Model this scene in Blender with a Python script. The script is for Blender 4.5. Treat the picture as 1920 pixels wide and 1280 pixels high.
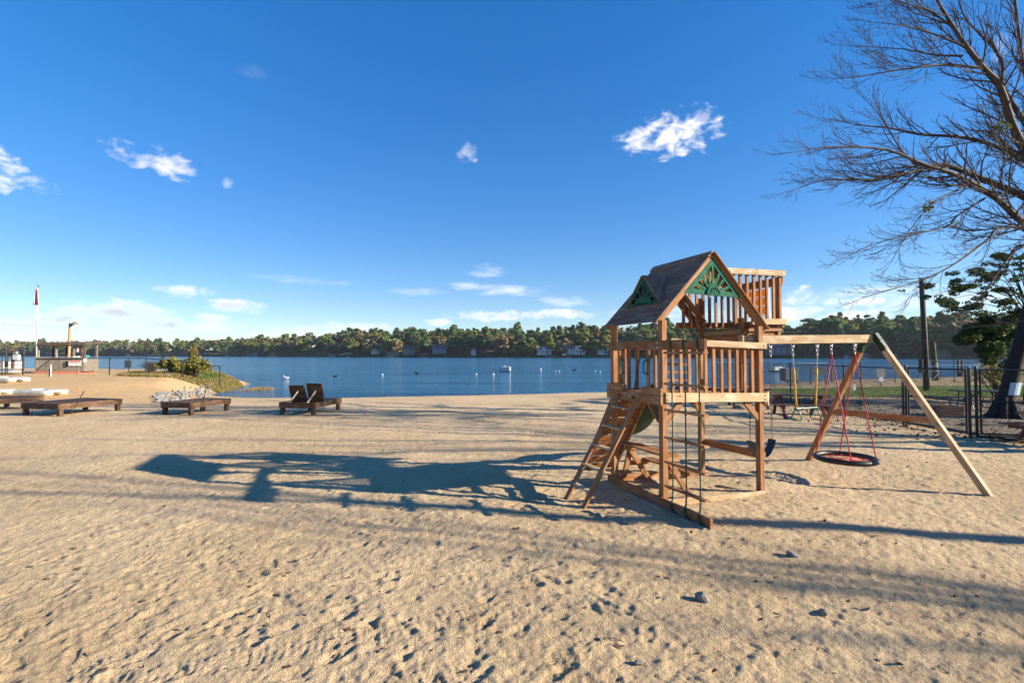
import bpy, bmesh, math, random
import numpy as np
from mathutils import Vector, Matrix

for o in list(bpy.data.objects):
    bpy.data.objects.remove(o, do_unlink=True)
SC = bpy.context.scene
COL = SC.collection
R = math.radians

# ------------------------------------------------------------------ camera
CAM_H, PITCH, FPX = 2.13, R(1.6), 906.7
cd = bpy.data.cameras.new('camera')
cd.sensor_width = 36.0
cd.lens = 36.0 * FPX / 1920.0
cd.clip_start = 0.05
cd.clip_end = 8000
cam = bpy.data.objects.new('camera', cd)
COL.objects.link(cam)
cam.location = (0, 0, CAM_H)
cam.rotation_euler = (R(90) + PITCH, 0, 0)
SC.camera = cam

# ------------------------------------------------------------------ sun, sky, exposure
SUN_EL = R(19.8)
SUN_AZ = R(100.0)                      # clockwise from +Y
sunv = Vector((math.sin(SUN_AZ) * math.cos(SUN_EL), math.cos(SUN_AZ) * math.cos(SUN_EL), math.sin(SUN_EL)))
sd = bpy.data.lights.new('sun', 'SUN')
sd.energy = 4.0
sd.angle = R(0.53)
sd.color = (1.0, 0.88, 0.69)
sun = bpy.data.objects.new('sun', sd)
COL.objects.link(sun)
sun.location = sunv * 60
sun.rotation_euler = sunv.to_track_quat('Z', 'Y').to_euler()

SC.view_settings.view_transform = 'Standard'
SC.view_settings.look = 'None'
SC.view_settings.exposure = 1.6
SC.view_settings.gamma = 1.0
SC.cycles.use_denoising = True
SC.cycles.max_bounces = 6
SC.cycles.transparent_max_bounces = 8

world = bpy.data.worlds.new('World')
SC.world = world
world.use_nodes = True
W = world.node_tree
for n in list(W.nodes):
    W.nodes.remove(n)


class NT:
    """tiny node-graph helper"""
    def __init__(s, tree):
        s.t = tree

    def n(s, kind, **kw):
        nd = s.t.nodes.new(kind)
        for k, v in kw.items():
            setattr(nd, k, v)
        return nd

    def put(s, sock, v):
        if isinstance(v, bpy.types.NodeSocket):
            s.t.links.new(v, sock)
        elif isinstance(v, (tuple, list)) and len(v) == 3 and sock.type == 'RGBA':
            sock.default_value = (*v, 1)
        else:
            sock.default_value = v

    def m(s, op, a, b=0.0, c=None, clamp=False):
        nd = s.n('ShaderNodeMath', operation=op, use_clamp=clamp)
        s.put(nd.inputs[0], a)
        s.put(nd.inputs[1], b)
        if c is not None:
            s.put(nd.inputs[2], c)
        return nd.outputs[0]

    def mix(s, f, a, b, blend='MIX'):
        nd = s.n('ShaderNodeMix', data_type='RGBA', blend_type=blend)
        s.put(nd.inputs[0], f)
        s.put(nd.inputs[6], a)
        s.put(nd.inputs[7], b)
        return nd.outputs[2]

    def noise(s, vec, scale, detail=3, rough=0.55, dist=0.0):
        nd = s.n('ShaderNodeTexNoise')
        if vec is not None:
            s.put(nd.inputs['Vector'], vec)
        nd.inputs['Scale'].default_value = scale
        nd.inputs['Detail'].default_value = detail
        nd.inputs['Roughness'].default_value = rough
        nd.inputs['Distortion'].default_value = dist
        return nd.outputs['Fac']

    def mapping(s, vec, scale=(1, 1, 1), loc=(0, 0, 0), rot=(0, 0, 0)):
        nd = s.n('ShaderNodeMapping')
        s.put(nd.inputs['Vector'], vec)
        nd.inputs['Scale'].default_value = scale
        nd.inputs['Location'].default_value = loc
        nd.inputs['Rotation'].default_value = rot
        return nd.outputs[0]

    def ramp(s, f, stops):
        nd = s.n('ShaderNodeValToRGB')
        cr = nd.color_ramp
        while len(cr.elements) > 1:
            cr.elements.remove(cr.elements[-1])
        cr.elements[0].position = stops[0][0]
        cr.elements[0].color = (*stops[0][1], 1)
        for p, c in stops[1:]:
            e = cr.elements.new(p)
            e.color = (*c, 1)
        s.put(nd.inputs[0], f)
        return nd.outputs[0]

    def smooth(s, x, a, b):
        nd = s.n('ShaderNodeMapRange', interpolation_type='SMOOTHSTEP')
        s.put(nd.inputs[0], x)
        nd.inputs[1].default_value = a
        nd.inputs[2].default_value = b
        nd.inputs[3].default_value = 0
        nd.inputs[4].default_value = 1
        return nd.outputs[0]


def ray(px, py):
    x, y = (px - 960) / FPX, (640 - py) / FPX
    return Vector((x, math.cos(PITCH) - y * math.sin(PITCH), math.sin(PITCH) + y * math.cos(PITCH)))


def azel(px, py):
    d = ray(px, py).normalized()
    return math.atan2(d.x, d.y), math.asin(d.z)


g = NT(W)
sky = g.n('ShaderNodeTexSky', sky_type='NISHITA', sun_disc=False)
sky.sun_elevation = SUN_EL
sky.sun_rotation = SUN_AZ
sky.altitude = 150
sky.air_density = 1.0
sky.dust_density = 0.0
sky.ozone_density = 3.2
hs = g.n('ShaderNodeHueSaturation')
hs.inputs['Hue'].default_value = 0.512
hs.inputs['Saturation'].default_value = 1.54
hs.inputs['Value'].default_value = 1.0
gm_ = g.n('ShaderNodeGamma')
W.links.new(sky.outputs[0], gm_.inputs[0])
gm_.inputs[1].default_value = .66
W.links.new(g.mix(1.0, gm_.outputs[0], (1.60, 1.68, 1.80), 'MULTIPLY'), hs.inputs['Color'])
tc = g.n('ShaderNodeTexCoord')
sep = g.n('ShaderNodeSeparateXYZ')
W.links.new(tc.outputs['Generated'], sep.inputs[0])
az = g.m('ARCTAN2', sep.outputs[0], sep.outputs[1])
el = g.m('ARCSINE', sep.outputs[2])
cmb = g.n('ShaderNodeCombineXYZ')
W.links.new(az, cmb.inputs[0])
W.links.new(el, cmb.inputs[1])
ae = cmb.outputs[0]
nz1 = g.noise(g.mapping(ae, (1, 1.7, 1)), 30, 6, 0.56, 0.35)
nz2 = g.noise(g.mapping(ae, (1, 3.5, 1), (3, 1, 0)), 16, 6, 0.6, 0.6)
# (px, py, half width, half height, opacity, dark base 0..1, wispy)
clouds = [
    (8, 318, 30, 22, 1, .25, 0), (62, 347, 30, 12, .9, .3, 0), (222, 280, 30, 11, .7, .3, 0),
    (316, 308, 48, 18, .9, .3, 0), (1272, 248, 70, 32, 1.15, .05, 0), (1205, 264, 46, 20, .75, .1, 0),
    (1250, 294, 14, 8, .7, .1, 0), (879, 288, 17, 17, .5, .1, 0), (428, 345, 10, 8, .35, .2, 0),
    (918, 510, 32, 12, .7, 0, 1), (885, 535, 48, 8, .75, 0, 1), (965, 545, 70, 10, .7, 0, 1), (1062, 565, 42, 9, .8, 0, 1),
    (345, 546, 36, 9, .9, .5, 0), (443, 573, 44, 10, .9, .6, 0), (225, 586, 85, 15, .9, .75, 0), (270, 605, 85, 9, .8, 1.0, 0),
    (150, 598, 62, 9, .75, 1.0, 0), (405, 613, 40, 7, .8, .6, 0), (392, 597, 26, 7, .7, .6, 0), (930, 592, 80, 9, .95, .5, 0),
    (1045, 589, 70, 9, .95, .4, 0), (820, 604, 24, 6, .8, .5, 0), (560, 525, 80, 7, .3, 0, 1), (790, 547, 55, 7, .4, 0, 1),
    (1500, 556, 32, 12, .9, .1, 0), (1605, 566, 44, 9, .9, .1, 0), (1660, 546, 80, 10, .8, .1, 1), (1570, 565, 120, 22, .3, 0, 1),
    (490, 641, 90, 8, .45, .9, 0), (640, 622, 70, 12, .75, .6, 0), (690, 614, 50, 9, .8, .3, 0), (560, 630, 70, 9, .6, .7, 0),
    (1490, 590, 60, 12, .8, .1, 0), (1590, 592, 60, 10, .8, .1, 0), (25, 607, 45, 6, .5, 1.0, 0), (1876, 90, 14, 16, .5, 0, 1),
    (480, 138, 30, 9, .10, 0, 1), (1260, 590, 120, 14, .5, .2, 1), (1760, 560, 140, 16, .6, .1, 1),
    (-500, 420, 150, 50, .9, .3, 0), (2500, 330, 170, 50, .9, .2, 0), (2800, 520, 200, 40, .9, .3, 0), (-900, 560, 260, 30, .9, .5, 0),
]
cover = None
shade = None
nA = g.m('MULTIPLY_ADD', nz1, 3.2, -1.6 + .66)
nB = g.m('MULTIPLY_ADD', nz1, 3.2, -1.6 + .80)
nD = g.m('MULTIPLY_ADD', nz1, 3.2, -1.6 + .90)
nC = g.m('MULTIPLY_ADD', nz2, 2.6, -1.3 + .80)
for (px, py, hw, hh, op, dk, wi) in clouds:
    a0, e0 = azel(min(max(px, -600), 2500), py)
    if px > 2500:
        a0 += (px - 2500) / 900
    if px < -600:
        a0 -= (-600 - px) / 900
    sa = hw / FPX * math.cos(a0) * 1.25
    se = hh / FPX * 1.25
    vm = g.n('ShaderNodeVectorMath', operation='MULTIPLY_ADD')
    g.put(vm.inputs[0], ae)
    vm.inputs[1].default_value = (1 / sa, 1 / se, 0)
    vm.inputs[2].default_value = (-a0 / sa, -e0 / se, 0)
    dt = g.n('ShaderNodeVectorMath', operation='DOT_PRODUCT')
    g.put(dt.inputs[0], vm.outputs[0])
    g.put(dt.inputs[1], vm.outputs[0])
    den = g.m('MULTIPLY_ADD', dt.outputs['Value'], -.75, nC if wi else (nA if py < 500 else (nD if dk >= .5 else nB)))
    mr = g.n('ShaderNodeMapRange', interpolation_type='SMOOTHSTEP')
    g.put(mr.inputs[0], den)
    mr.inputs[2].default_value = 1.9 if wi else (1.2 if py < 500 else 1.45)
    mr.inputs[4].default_value = min(op, 1.0)
    cv = mr.outputs[0]
    cover = cv if cover is None else g.m('MAXIMUM', cover, cv)
    if dk > .15:
        sp_ = g.n('ShaderNodeSeparateXYZ')
        g.put(sp_.inputs[0], vm.outputs[0])
        m2 = g.n('ShaderNodeMapRange', interpolation_type='SMOOTHSTEP')
        g.put(m2.inputs[0], sp_.outputs[1])
        m2.inputs[1].default_value = 1.1
        m2.inputs[2].default_value = .0
        m2.inputs[4].default_value = dk
        sh = g.m('MULTIPLY', cv, m2.outputs[0])
        shade = sh if shade is None else g.m('MAXIMUM', shade, sh)
ccol = g.mix(shade, (8.0, 7.7, 7.3), (2.3, 2.5, 3.5))
csky = g.mix(cover, hs.outputs[0], ccol)
bg = g.n('ShaderNodeBackground')
bg.inputs['Strength'].default_value = 0.060
W.links.new(csky, bg.inputs['Color'])
wo = g.n('ShaderNodeOutputWorld')
W.links.new(bg.outputs[0], wo.inputs['Surface'])

# ------------------------------------------------------------------ materials
MATS = {}


def newmat(name):
    m = bpy.data.materials.new(name)
    m.use_nodes = True
    t = m.node_tree
    for n in list(t.nodes):
        t.nodes.remove(n)
    G = NT(t)
    b = G.n('ShaderNodeBsdfPrincipled')
    o = G.n('ShaderNodeOutputMaterial')
    t.links.new(b.outputs[0], o.inputs['Surface'])
    MATS[name] = m
    return m, G, b, o


def bump(G, b, h, dist, strength=1.0):
    bn = G.n('ShaderNodeBump')
    bn.inputs['Distance'].default_value = dist
    bn.inputs['Strength'].default_value = strength
    G.put(bn.inputs['Height'], h)
    G.t.links.new(bn.outputs[0], b.inputs['Normal'])


def plain(name, c1, c2=None, scale=8, rough=0.6, metal=0.0, bmp=0.0, detail=4, spec=0.5):
    m, G, b, o = newmat(name)
    co = G.n('ShaderNodeTexCoord').outputs['Object']
    f = G.noise(co, scale, detail)
    c2 = c2 or tuple(x * 0.72 for x in c1)
    G.put(b.inputs['Base Color'], G.mix(G.smooth(f, .35, .65), c1, c2))
    b.inputs['Roughness'].default_value = rough
    b.inputs['Metallic'].default_value = metal
    b.inputs['Specular IOR Level'].default_value = spec
    if bmp:
        bump(G, b, f, bmp)
    return m


def wood(name, c1, c2, c3, rough=0.75, knots=True):
    """grain runs along U (metres); c3 = grey weathering"""
    m, G, b, o = newmat(name)
    uv = G.n('ShaderNodeUVMap').outputs[0]
    rnd = G.n('ShaderNodeObjectInfo').outputs['Random']
    off = G.n('ShaderNodeCombineXYZ')
    G.put(off.inputs[0], G.m('MULTIPLY', rnd, 37.0))
    G.put(off.inputs[1], G.m('MULTIPLY', rnd, 11.0))
    add = G.n('ShaderNodeVectorMath', operation='ADD')
    G.put(add.inputs[0], uv)
    G.put(add.inputs[1], off.outputs[0])
    v = add.outputs[0]
    grain = G.noise(G.mapping(v, (1.5, 55, 1)), 2.0, 5, 0.6, 0.5)
    broad = G.noise(G.mapping(v, (1.2, 7, 1)), 1.6, 3)
    wz = G.noise(G.mapping(v, (2.5, 9, 1), (5, 3, 0)), 1.3, 4)
    c = G.mix(G.smooth(grain, .3, .7), c1, c2)
    c = G.mix(G.m('MULTIPLY', G.smooth(broad, .35, .75), .45), c, tuple(x * .55 for x in c2))
    c = G.mix(G.smooth(wz, .42, .70), c, c3)
    if knots:
        vo = G.n('ShaderNodeTexVoronoi')
        G.put(vo.inputs['Vector'], G.mapping(v, (2.2, 9, 1)))
        vo.inputs['Scale'].default_value = 1.0
        k = G.smooth(vo.outputs['Distance'], .16, .05)
        c = G.mix(G.m('MULTIPLY', k, .75), c, tuple(x * .3 for x in c2))
    var = G.m('ADD', G.m('MULTIPLY', rnd, .34), .83)
    hv = G.n('ShaderNodeHueSaturation')
    G.put(hv.inputs['Color'], c)
    G.put(hv.inputs['Value'], var)
    G.put(b.inputs['Base Color'], hv.outputs[0])
    b.inputs['Roughness'].default_value = rough
    b.inputs['Specular IOR Level'].default_value = 0.3
    bump(G, b, grain, 0.002)
    return m


CEDAR = wood('cedar', (.36, .155, .052), (.235, .088, .03), (.32, .195, .105))
WEATH = wood('weathered_cedar', (.50, .355, .20), (.38, .24, .12), (.56, .45, .31))
ROOFW = wood('roof_cedar', (.26, .145, .082), (.155, .082, .048), (.26, .185, .14), knots=False)
DARKW = wood('dark_stained_wood', (.115, .058, .030), (.07, .034, .018), (.16, .10, .062))
REDW = wood('red_stained_wood', (.15, .058, .05), (.085, .033, .032), (.17, .10, .09))
GREYW = wood('grey_weathered_wood', (.26, .22, .175), (.16, .13, .10), (.33, .30, .255))
PALEW = wood('pale_wood', (.50, .43, .31), (.38, .31, .21), (.55, .50, .40))
POLEW = wood('pole_wood', (.40, .28, .14), (.30, .19, .09), (.44, .34, .21), knots=False)
DKPOLE = wood('dark_pole_wood', (.09, .065, .05), (.06, .04, .03), (.14, .11, .09), knots=False)
GREEN = plain('green_paint', (.028, .135, .085), (.018, .09, .056), 9, .8, bmp=.001, spec=.12)
GREENP = plain('green_plastic', (.015, .16, .115), None, 4, .35)
DKGREEN = plain('dark_green_plastic', (.010, .042, .016), None, 4, .55, spec=.3)
ROPEG = plain('green_rope', (.02, .085, .05), (.012, .05, .03), 90, .8)
ROPER = plain('red_rope', (.58, .025, .04), (.42, .015, .03), 90, .65)
YELLOW = plain('yellow_tube', (.62, .38, .03), (.45, .26, .02), 60, .45)
STEEL = plain('galvanised_steel', (.55, .55, .56), (.4, .4, .42), 40, .32, .9)
CHAIN = plain('dark_chain', (.10, .10, .10), None, 40, .5, .6)
BLACK = plain('black_rubber', (.012, .012, .013), None, 12, .5)
BLACKM = plain('black_coated_metal', (.012, .013, .014), None, 12, .45)
BLUEP = plain('blue_plastic', (.012, .055, .095), None, 5, .4)
BOLT = plain('bolt_steel', (.5, .5, .5), None, 40, .3, .8)
WHITE = plain('white_paint', (.78, .77, .73), (.66, .65, .6), 5, .5)
HULL = plain('white_hull_plastic', (.64, .61, .52), (.54, .50, .41), 3, .38)
ORANGE = plain('orange_plastic', (.55, .23, .02), None, 4, .45)
SIGNRED = plain('sign_red', (.55, .03, .04), None, 8, .5)
TEAL = plain('teal_cloth', (.03, .30, .27), None, 8, .7)
GREYP = plain('grey_paint', (.23, .25, .27), None, 5, .6)
BLUEGREY = plain('blue_grey_metal', (.07, .10, .13), None, 5, .5)
CONC = plain('concrete', (.40, .385, .36), (.31, .30, .28), 6, .9, bmp=.004)
BRICKR = plain('red_kerb_paint', (.55, .18, .11), (.46, .14, .09), 6, .8)
STONE = plain('grey_stone', (.27, .25, .23), (.16, .15, .14), 9, .85, bmp=.01)
WSTONE = plain('white_riprap_stone', (.30, .29, .275), (.14, .135, .13), 4, .85, bmp=.02)
BARK = plain('bark', (.020, .016, .014), (.010, .008, .007), 14, .9, bmp=.02)
TWIG = plain('twig_bark', (.078, .056, .048), (.042, .03, .027), 8, .85)
FBARK = plain('far_bark', (.20, .16, .125), (.10, .08, .06), 3, .9)
GLASS = plain('dark_window_glass', (.02, .025, .03), None, 3, .12)
RFGREEN = plain('green_metal_roof', (.05, .27, .15), None, 3, .5)
RFBROWN = plain('brown_shingle_roof', (.17, .10, .075), None, 3, .8)
RFGREY = plain('grey_shingle_roof', (.16, .15, .15), None, 3, .8)
RFTAN = plain('tan_shingle_roof', (.36, .30, .235), None, 3, .8)
SIDEW = plain('white_siding', (.50, .50, .49), (.42, .42, .42), 2, .6)
SIDEB = plain('blue_grey_siding', (.14, .17, .21), None, 2, .7)
SIDET = plain('brown_siding', (.28, .16, .10), None, 2, .7)
DKWOOD = plain('dark_dock_timber', (.06, .05, .042), None, 2, .85)


def leafmat(name, stops, rough=.65, trans=.38):
    m, G, b, o = newmat(name)
    geo = G.n('ShaderNodeNewGeometry')
    rnd = G.n('ShaderNodeObjectInfo').outputs['Random']
    f = G.m('ADD', G.m('MULTIPLY', geo.outputs['Random Per Island'], .5), G.m('MULTIPLY', rnd, .5))
    c = G.ramp(f, stops)
    G.put(b.inputs['Base Color'], c)
    b.inputs['Roughness'].default_value = rough
    b.inputs['Specular IOR Level'].default_value = .25
    if trans:
        tr = G.n('ShaderNodeBsdfTranslucent')
        G.put(tr.inputs['Color'], c)
        mx = G.n('ShaderNodeMixShader')
        mx.inputs[0].default_value = trans
        G.t.links.new(b.outputs[0], mx.inputs[1])
        G.t.links.new(tr.outputs[0], mx.inputs[2])
        G.t.links.new(mx.outputs[0], o.inputs['Surface'])
    return m


L_PINE = leafmat('pine_needles', [(0, (.085, .13, .05)), (.5, (.135, .19, .068)), (1, (.19, .25, .09))])
L_GREEN = leafmat('late_green_leaves', [(0, (.16, .20, .045)), (.5, (.23, .26, .06)), (1, (.32, .31, .085))])
L_BROWN = leafmat('brown_autumn_leaves', [(0, (.21, .145, .075)), (.5, (.29, .20, .10)), (1, (.37, .26, .135))])
L_YELLOW = leafmat('olive_yellow_leaves', [(0, (.20, .175, .05)), (.5, (.28, .235, .07)), (1, (.35, .29, .09))])
L_GREY = leafmat('bare_grey_twigs', [(0, (.20, .165, .13)), (1, (.32, .26, .205))], trans=0)
L_RUST = leafmat('rust_leaves', [(0, (.22, .11, .05)), (1, (.32, .17, .08))])
L_DARK = leafmat('dark_evergreen_leaves', [(0, (.042, .07, .02)), (.6, (.09, .13, .034)), (1, (.20, .21, .06))], trans=.35)
L_BUSH = leafmat('bush_leaves', [(0, (.15, .15, .03)), (.6, (.27, .24, .05)), (1, (.36, .28, .08))])
L_GRASS = leafmat('grass_blades', [(0, (.055, .115, .018)), (.6, (.10, .17, .026)), (1, (.20, .22, .05))])
L_DRY = leafmat('dry_leaves', [(0, (.07, .04, .02)), (1, (.17, .10, .05))], trans=0)
L_REED = leafmat('reeds', [(0, (.20, .13, .05)), (1, (.33, .23, .10))], trans=0)

GAMEY = leafmat('orange_game_plastic', [(0, (.80, .40, .02)), (1, (.85, .46, .03))], rough=.4, trans=.6)

# sand: colour of its own grains and damp patches; relief is geometry + fine bump
m, G, b, o = newmat('sand')
pos = G.n('ShaderNodeNewGeometry').outputs['Position']
n1 = G.noise(pos, .22, 4, .6)
n2 = G.noise(pos, 1.7, 5, .65)
n3 = G.noise(pos, 55, 3, .7)
n4 = G.noise(pos, 260, 2, .7)
c = G.mix(G.smooth(n1, .38, .62), (.68, .505, .305), (.58, .42, .24))
c = G.mix(G.m('MULTIPLY', G.smooth(n2, .50, .72), .5), c, (.44, .30, .165))
n5 = G.noise(pos, 9, 5, .7)
c = G.mix(G.m('MULTIPLY', G.smooth(n5, .50, .70), .38), c, (.38, .275, .17))
c = G.mix(G.m('MULTIPLY', G.smooth(n3, .48, .72), .45), c, (.27, .185, .105))
c = G.mix(G.m('MULTIPLY', G.smooth(n4, .5, .8), .4), c, (.74, .64, .5))
sp = G.n('ShaderNodeSeparateXYZ')
G.put(sp.inputs[0], pos)
bank = G.m('MULTIPLY', G.smooth(sp.outputs[0], -12, -19), G.smooth(sp.outputs[1], 20, 25))
c = G.mix(G.m('MULTIPLY', bank, .6), c, (.58, .36, .155))
dp = G.m('MULTIPLY', G.smooth(sp.outputs[2], -.50, -.64), .85)
c = G.mix(dp, c, (.27, .205, .14))
yard = G.m('MULTIPLY', G.smooth(sp.outputs[0], 11.5, 12.8), G.smooth(n2, .38, .55))
c = G.mix(G.m('MULTIPLY', yard, .85), c, (.13, .095, .055))
G.put(b.inputs['Base Color'], c)
b.inputs['Roughness'].default_value = .95
b.inputs['Specular IOR Level'].default_value = .15
hgt = G.m('ADD', G.m('MULTIPLY', n3, 1.0), G.m('MULTIPLY', n4, .35))
hgt = G.m('ADD', hgt, G.m('MULTIPLY', G.noise(pos, 14, 4, .6), 1.6))
bump(G, b, hgt, .036, .95)
SAND = m

m, G, b, o = newmat('lake_water')
pos = G.n('ShaderNodeNewGeometry').outputs['Position']
w1 = G.noise(G.mapping(pos, (.30, 1.0, 1), rot=(0, 0, .15)), 1.3, 6, .62, .4)
w2 = G.noise(G.mapping(pos, (.05, .16, 1), rot=(0, 0, -.1)), 1.0, 4, .6)
w3 = G.noise(G.mapping(pos, (.020, .30, 1), rot=(0, 0, .05)), 1.0, 5, .65)
G.put(b.inputs['Base Color'], G.mix(G.smooth(G.m('ADD', G.m('MULTIPLY', w2, .5), G.m('MULTIPLY', w3, .5)), .40, .60), (.020, .115, .235), (.046, .19, .33)))
b.inputs['Roughness'].default_value = .10
b.inputs['IOR'].default_value = 1.33
bump(G, b, G.m('ADD', w1, G.m('MULTIPLY', w2, .9)), .65, 1.0)
WATER = m

m, G, b, o = newmat('forest_floor')
pos = G.n('ShaderNodeNewGeometry').outputs['Position']
G.put(b.inputs['Base Color'], G.mix(G.smooth(G.noise(pos, .06, 4), .4, .6), (.11, .075, .042), (.10, .12, .035)))
b.inputs['Roughness'].default_value = .95
FLOORM = m
GRASSM = plain('grass_soil', (.075, .13, .022), (.12, .13, .04), 1.2, .95, bmp=.02)
LITTER = plain('leaf_litter_soil', (.10, .072, .045), (.20, .16, .10), 3, .95, bmp=.02)


# ------------------------------------------------------------------ mesh helpers
def link(name, me, mat, parent=None, loc=None, rot=None):
    o = bpy.data.objects.new(name, me)
    COL.objects.link(o)
    if mat is not None and not me.materials:
        me.materials.append(mat)
    if parent is not None:
        o.parent = parent
    if loc is not None:
        o.location = loc
    if rot is not None:
        o.rotation_euler = rot
    return o


def tag(o, label=None, cat=None, group=None, kind=None):
    if label:
        o['label'] = label
    if cat:
        o['category'] = cat
    if group:
        o['group'] = group
    if kind:
        o['kind'] = kind
    return o


def empty(name, label, cat, loc=(0, 0, 0), rz=0, group=None):
    o = bpy.data.objects.new(name, None)
    COL.objects.link(o)
    o.empty_display_size = .2
    o.location = loc
    o.rotation_euler = (0, 0, rz)
    return tag(o, label, cat, group)


class MB:
    def __init__(s, xf=None):
        s.v, s.f, s.uv, s.mi, s.xf = [], [], [], [], xf

    def add(s, vs, fs, uvs=None, mi=0):
        k = len(s.v)
        s.v += [tuple(s.xf(*p)) if s.xf else tuple(p) for p in vs]
        for i, f in enumerate(fs):
            s.f.append([k + a for a in f])
            s.uv.append(uvs[i] if uvs else [(vs[a][0], vs[a][1]) for a in f])
            s.mi.append(mi)
        return s

    def board(s, p0, p1, w, h, up=(0, 0, 1), ch=.005, mi=0):
        """chamfered bar from p0 to p1; w across, h along up; UV u = length"""
        p0, p1 = Vector(p0), Vector(p1)
        a = (p1 - p0)
        L = a.length
        a.normalize()
        up = Vector(up)
        if abs(a.dot(up)) > .98:
            up = Vector((0, 1, 0)) if abs(a.y) < .9 else Vector((1, 0, 0))
        side = a.cross(up).normalized()
        up = side.cross(a).normalized()
        ch = min(ch, w * .25, h * .25)
        prof = [q for sx in (-1, 1) for sy in (-1, 1) for q in ((sx * w / 2, sy * (h / 2 - ch)), (sx * (w / 2 - ch), sy * h / 2))]
        # order round the section
        prof = sorted(prof, key=lambda q: math.atan2(q[1] / h, q[0] / w))
        n = len(prof)
        vs = [p0 + side * x + up * y for x, y in prof] + [p1 + side * x + up * y for x, y in prof]
        per = [0]
        for i in range(n):
            x0, y0 = prof[i]
            x1, y1 = prof[(i + 1) % n]
            per.append(per[-1] + math.hypot(x1 - x0, y1 - y0))
        fs, uvs = [], []
        for i in range(n):
            j = (i + 1) % n
            fs.append((i, j, n + j, n + i))
            uvs.append([(0, per[i]), (0, per[i + 1]), (L, per[i + 1]), (L, per[i])])
        fs.append(tuple(reversed(range(n))))
        uvs.append([(.02 * prof[i][0] / w, prof[i][1]) for i in reversed(range(n))])
        fs.append(tuple(range(n, 2 * n)))
        uvs.append([(.02 * prof[i][0] / w + L, prof[i][1]) for i in range(n)])
        return s.add(vs, fs, uvs, mi)

    def box(s, x0, x1, y0, y1, z0, z1, ch=.004, mi=0):
        d = (x1 - x0, y1 - y0, z1 - z0)
        k = d.index(max(d))
        c = ((x0 + x1) / 2, (y0 + y1) / 2, (z0 + z1) / 2)
        if k == 0:
            return s.board((x0, c[1], c[2]), (x1, c[1], c[2]), d[1], d[2], (0, 0, 1), ch, mi)
        if k == 1:
            return s.board((c[0], y0, c[2]), (c[0], y1, c[2]), d[0], d[2], (0, 0, 1), ch, mi)
        return s.board((c[0], c[1], z0), (c[0], c[1], z1), d[0], d[1], (0, 1, 0), ch, mi)

    def tube(s, pts, rad, n=6, mi=0, cap=True):
        pts = [Vector(p) for p in pts]
        if not isinstance(rad, (list, tuple)):
            rad = [rad] * len(pts)
        t = (pts[1] - pts[0]).normalized()
        ref = Vector((0, 0, 1)) if abs(t.z) < .9 else Vector((1, 0, 0))
        nrm = t.cross(ref).normalized()
        vs, L = [], 0
        for i, p in enumerate(pts):
            if i == 0:
                tt = pts[1] - pts[0]
            elif i == len(pts) - 1:
                tt = pts[i] - pts[i - 1]
            else:
                tt = pts[i + 1] - pts[i - 1]
            tt.normalize()
            nrm = (nrm - tt * nrm.dot(tt))
            if nrm.length < 1e-6:
                nrm = tt.orthogonal()
            nrm.normalize()
            bi = tt.cross(nrm)
            for k in range(n):
                a = 2 * math.pi * k / n
                vs.append(p + (nrm * math.cos(a) + bi * math.sin(a)) * rad[i])
        fs, uvs = [], []
        for i in range(len(pts) - 1):
            l2 = L + (pts[i + 1] - pts[i]).length
            for k in range(n):
                j = (k + 1) % n
                fs.append((i * n + k, i * n + j, (i + 1) * n + j, (i + 1) * n + k))
                pr = 6.28 * max(rad[i], .01) / n
                uvs.append([(L, k * pr), (L, (k + 1) * pr), (l2, (k + 1) * pr), (l2, k * pr)])
            L = l2
        if cap:
            fs.append(tuple(reversed(range(n))))
            fs.append(tuple(range((len(pts) - 1) * n, len(pts) * n)))
            uvs += [[(0, 0)] * n, [(0, 0)] * n]
        return s.add(vs, fs, uvs, mi)

    def ring(s, c, R_, r, n=24, m=8, axis=(0, 0, 1), ax2=None, mi=0):
        ax = Vector(axis).normalized()
        e1 = ax.orthogonal().normalized()
        e2 = ax.cross(e1)
        c = Vector(c)
        vs = []
        for i in range(n):
            a = 2 * math.pi * i / n
            d = e1 * math.cos(a) + e2 * math.sin(a)
            for k in range(m):
                bb = 2 * math.pi * k / m
                vs.append(c + d * (R_ + r * math.cos(bb)) + ax * (r * math.sin(bb)))
        fs = []
        for i in range(n):
            for k in range(m):
                fs.append((i * m + k, ((i + 1) % n) * m + k, ((i + 1) % n) * m + (k + 1) % m, i * m + (k + 1) % m))
        return s.add(vs, fs, None, mi)

    def prism(s, poly, d, mi=0):
        """poly: 3-D points (planar), extruded by vector d; caps triangulated as n-gons"""
        poly = [Vector(p) for p in poly]
        d = Vector(d)
        n = len(poly)
        vs = poly + [p + d for p in poly]
        fs = [tuple(reversed(range(n))), tuple(range(n, 2 * n))]
        fs += [(i, (i + 1) % n, n + (i + 1) % n, n + i) for i in range(n)]
        e = (poly[1] - poly[0]).normalized()
        nn = d.normalized()
        e2 = nn.cross(e)
        U = [((p - poly[0]).dot(e), (p - poly[0]).dot(e2)) for p in poly]
        uvs = [[U[i] for i in reversed(range(n))], [U[i] for i in range(n)]]
        for i in range(n):
            j = (i + 1) % n
            l = (poly[j] - poly[i]).length
            uvs.append([(0, 0), (l, 0), (l, d.length), (0, d.length)])
        return s.add(vs, fs, uvs, mi)

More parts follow.
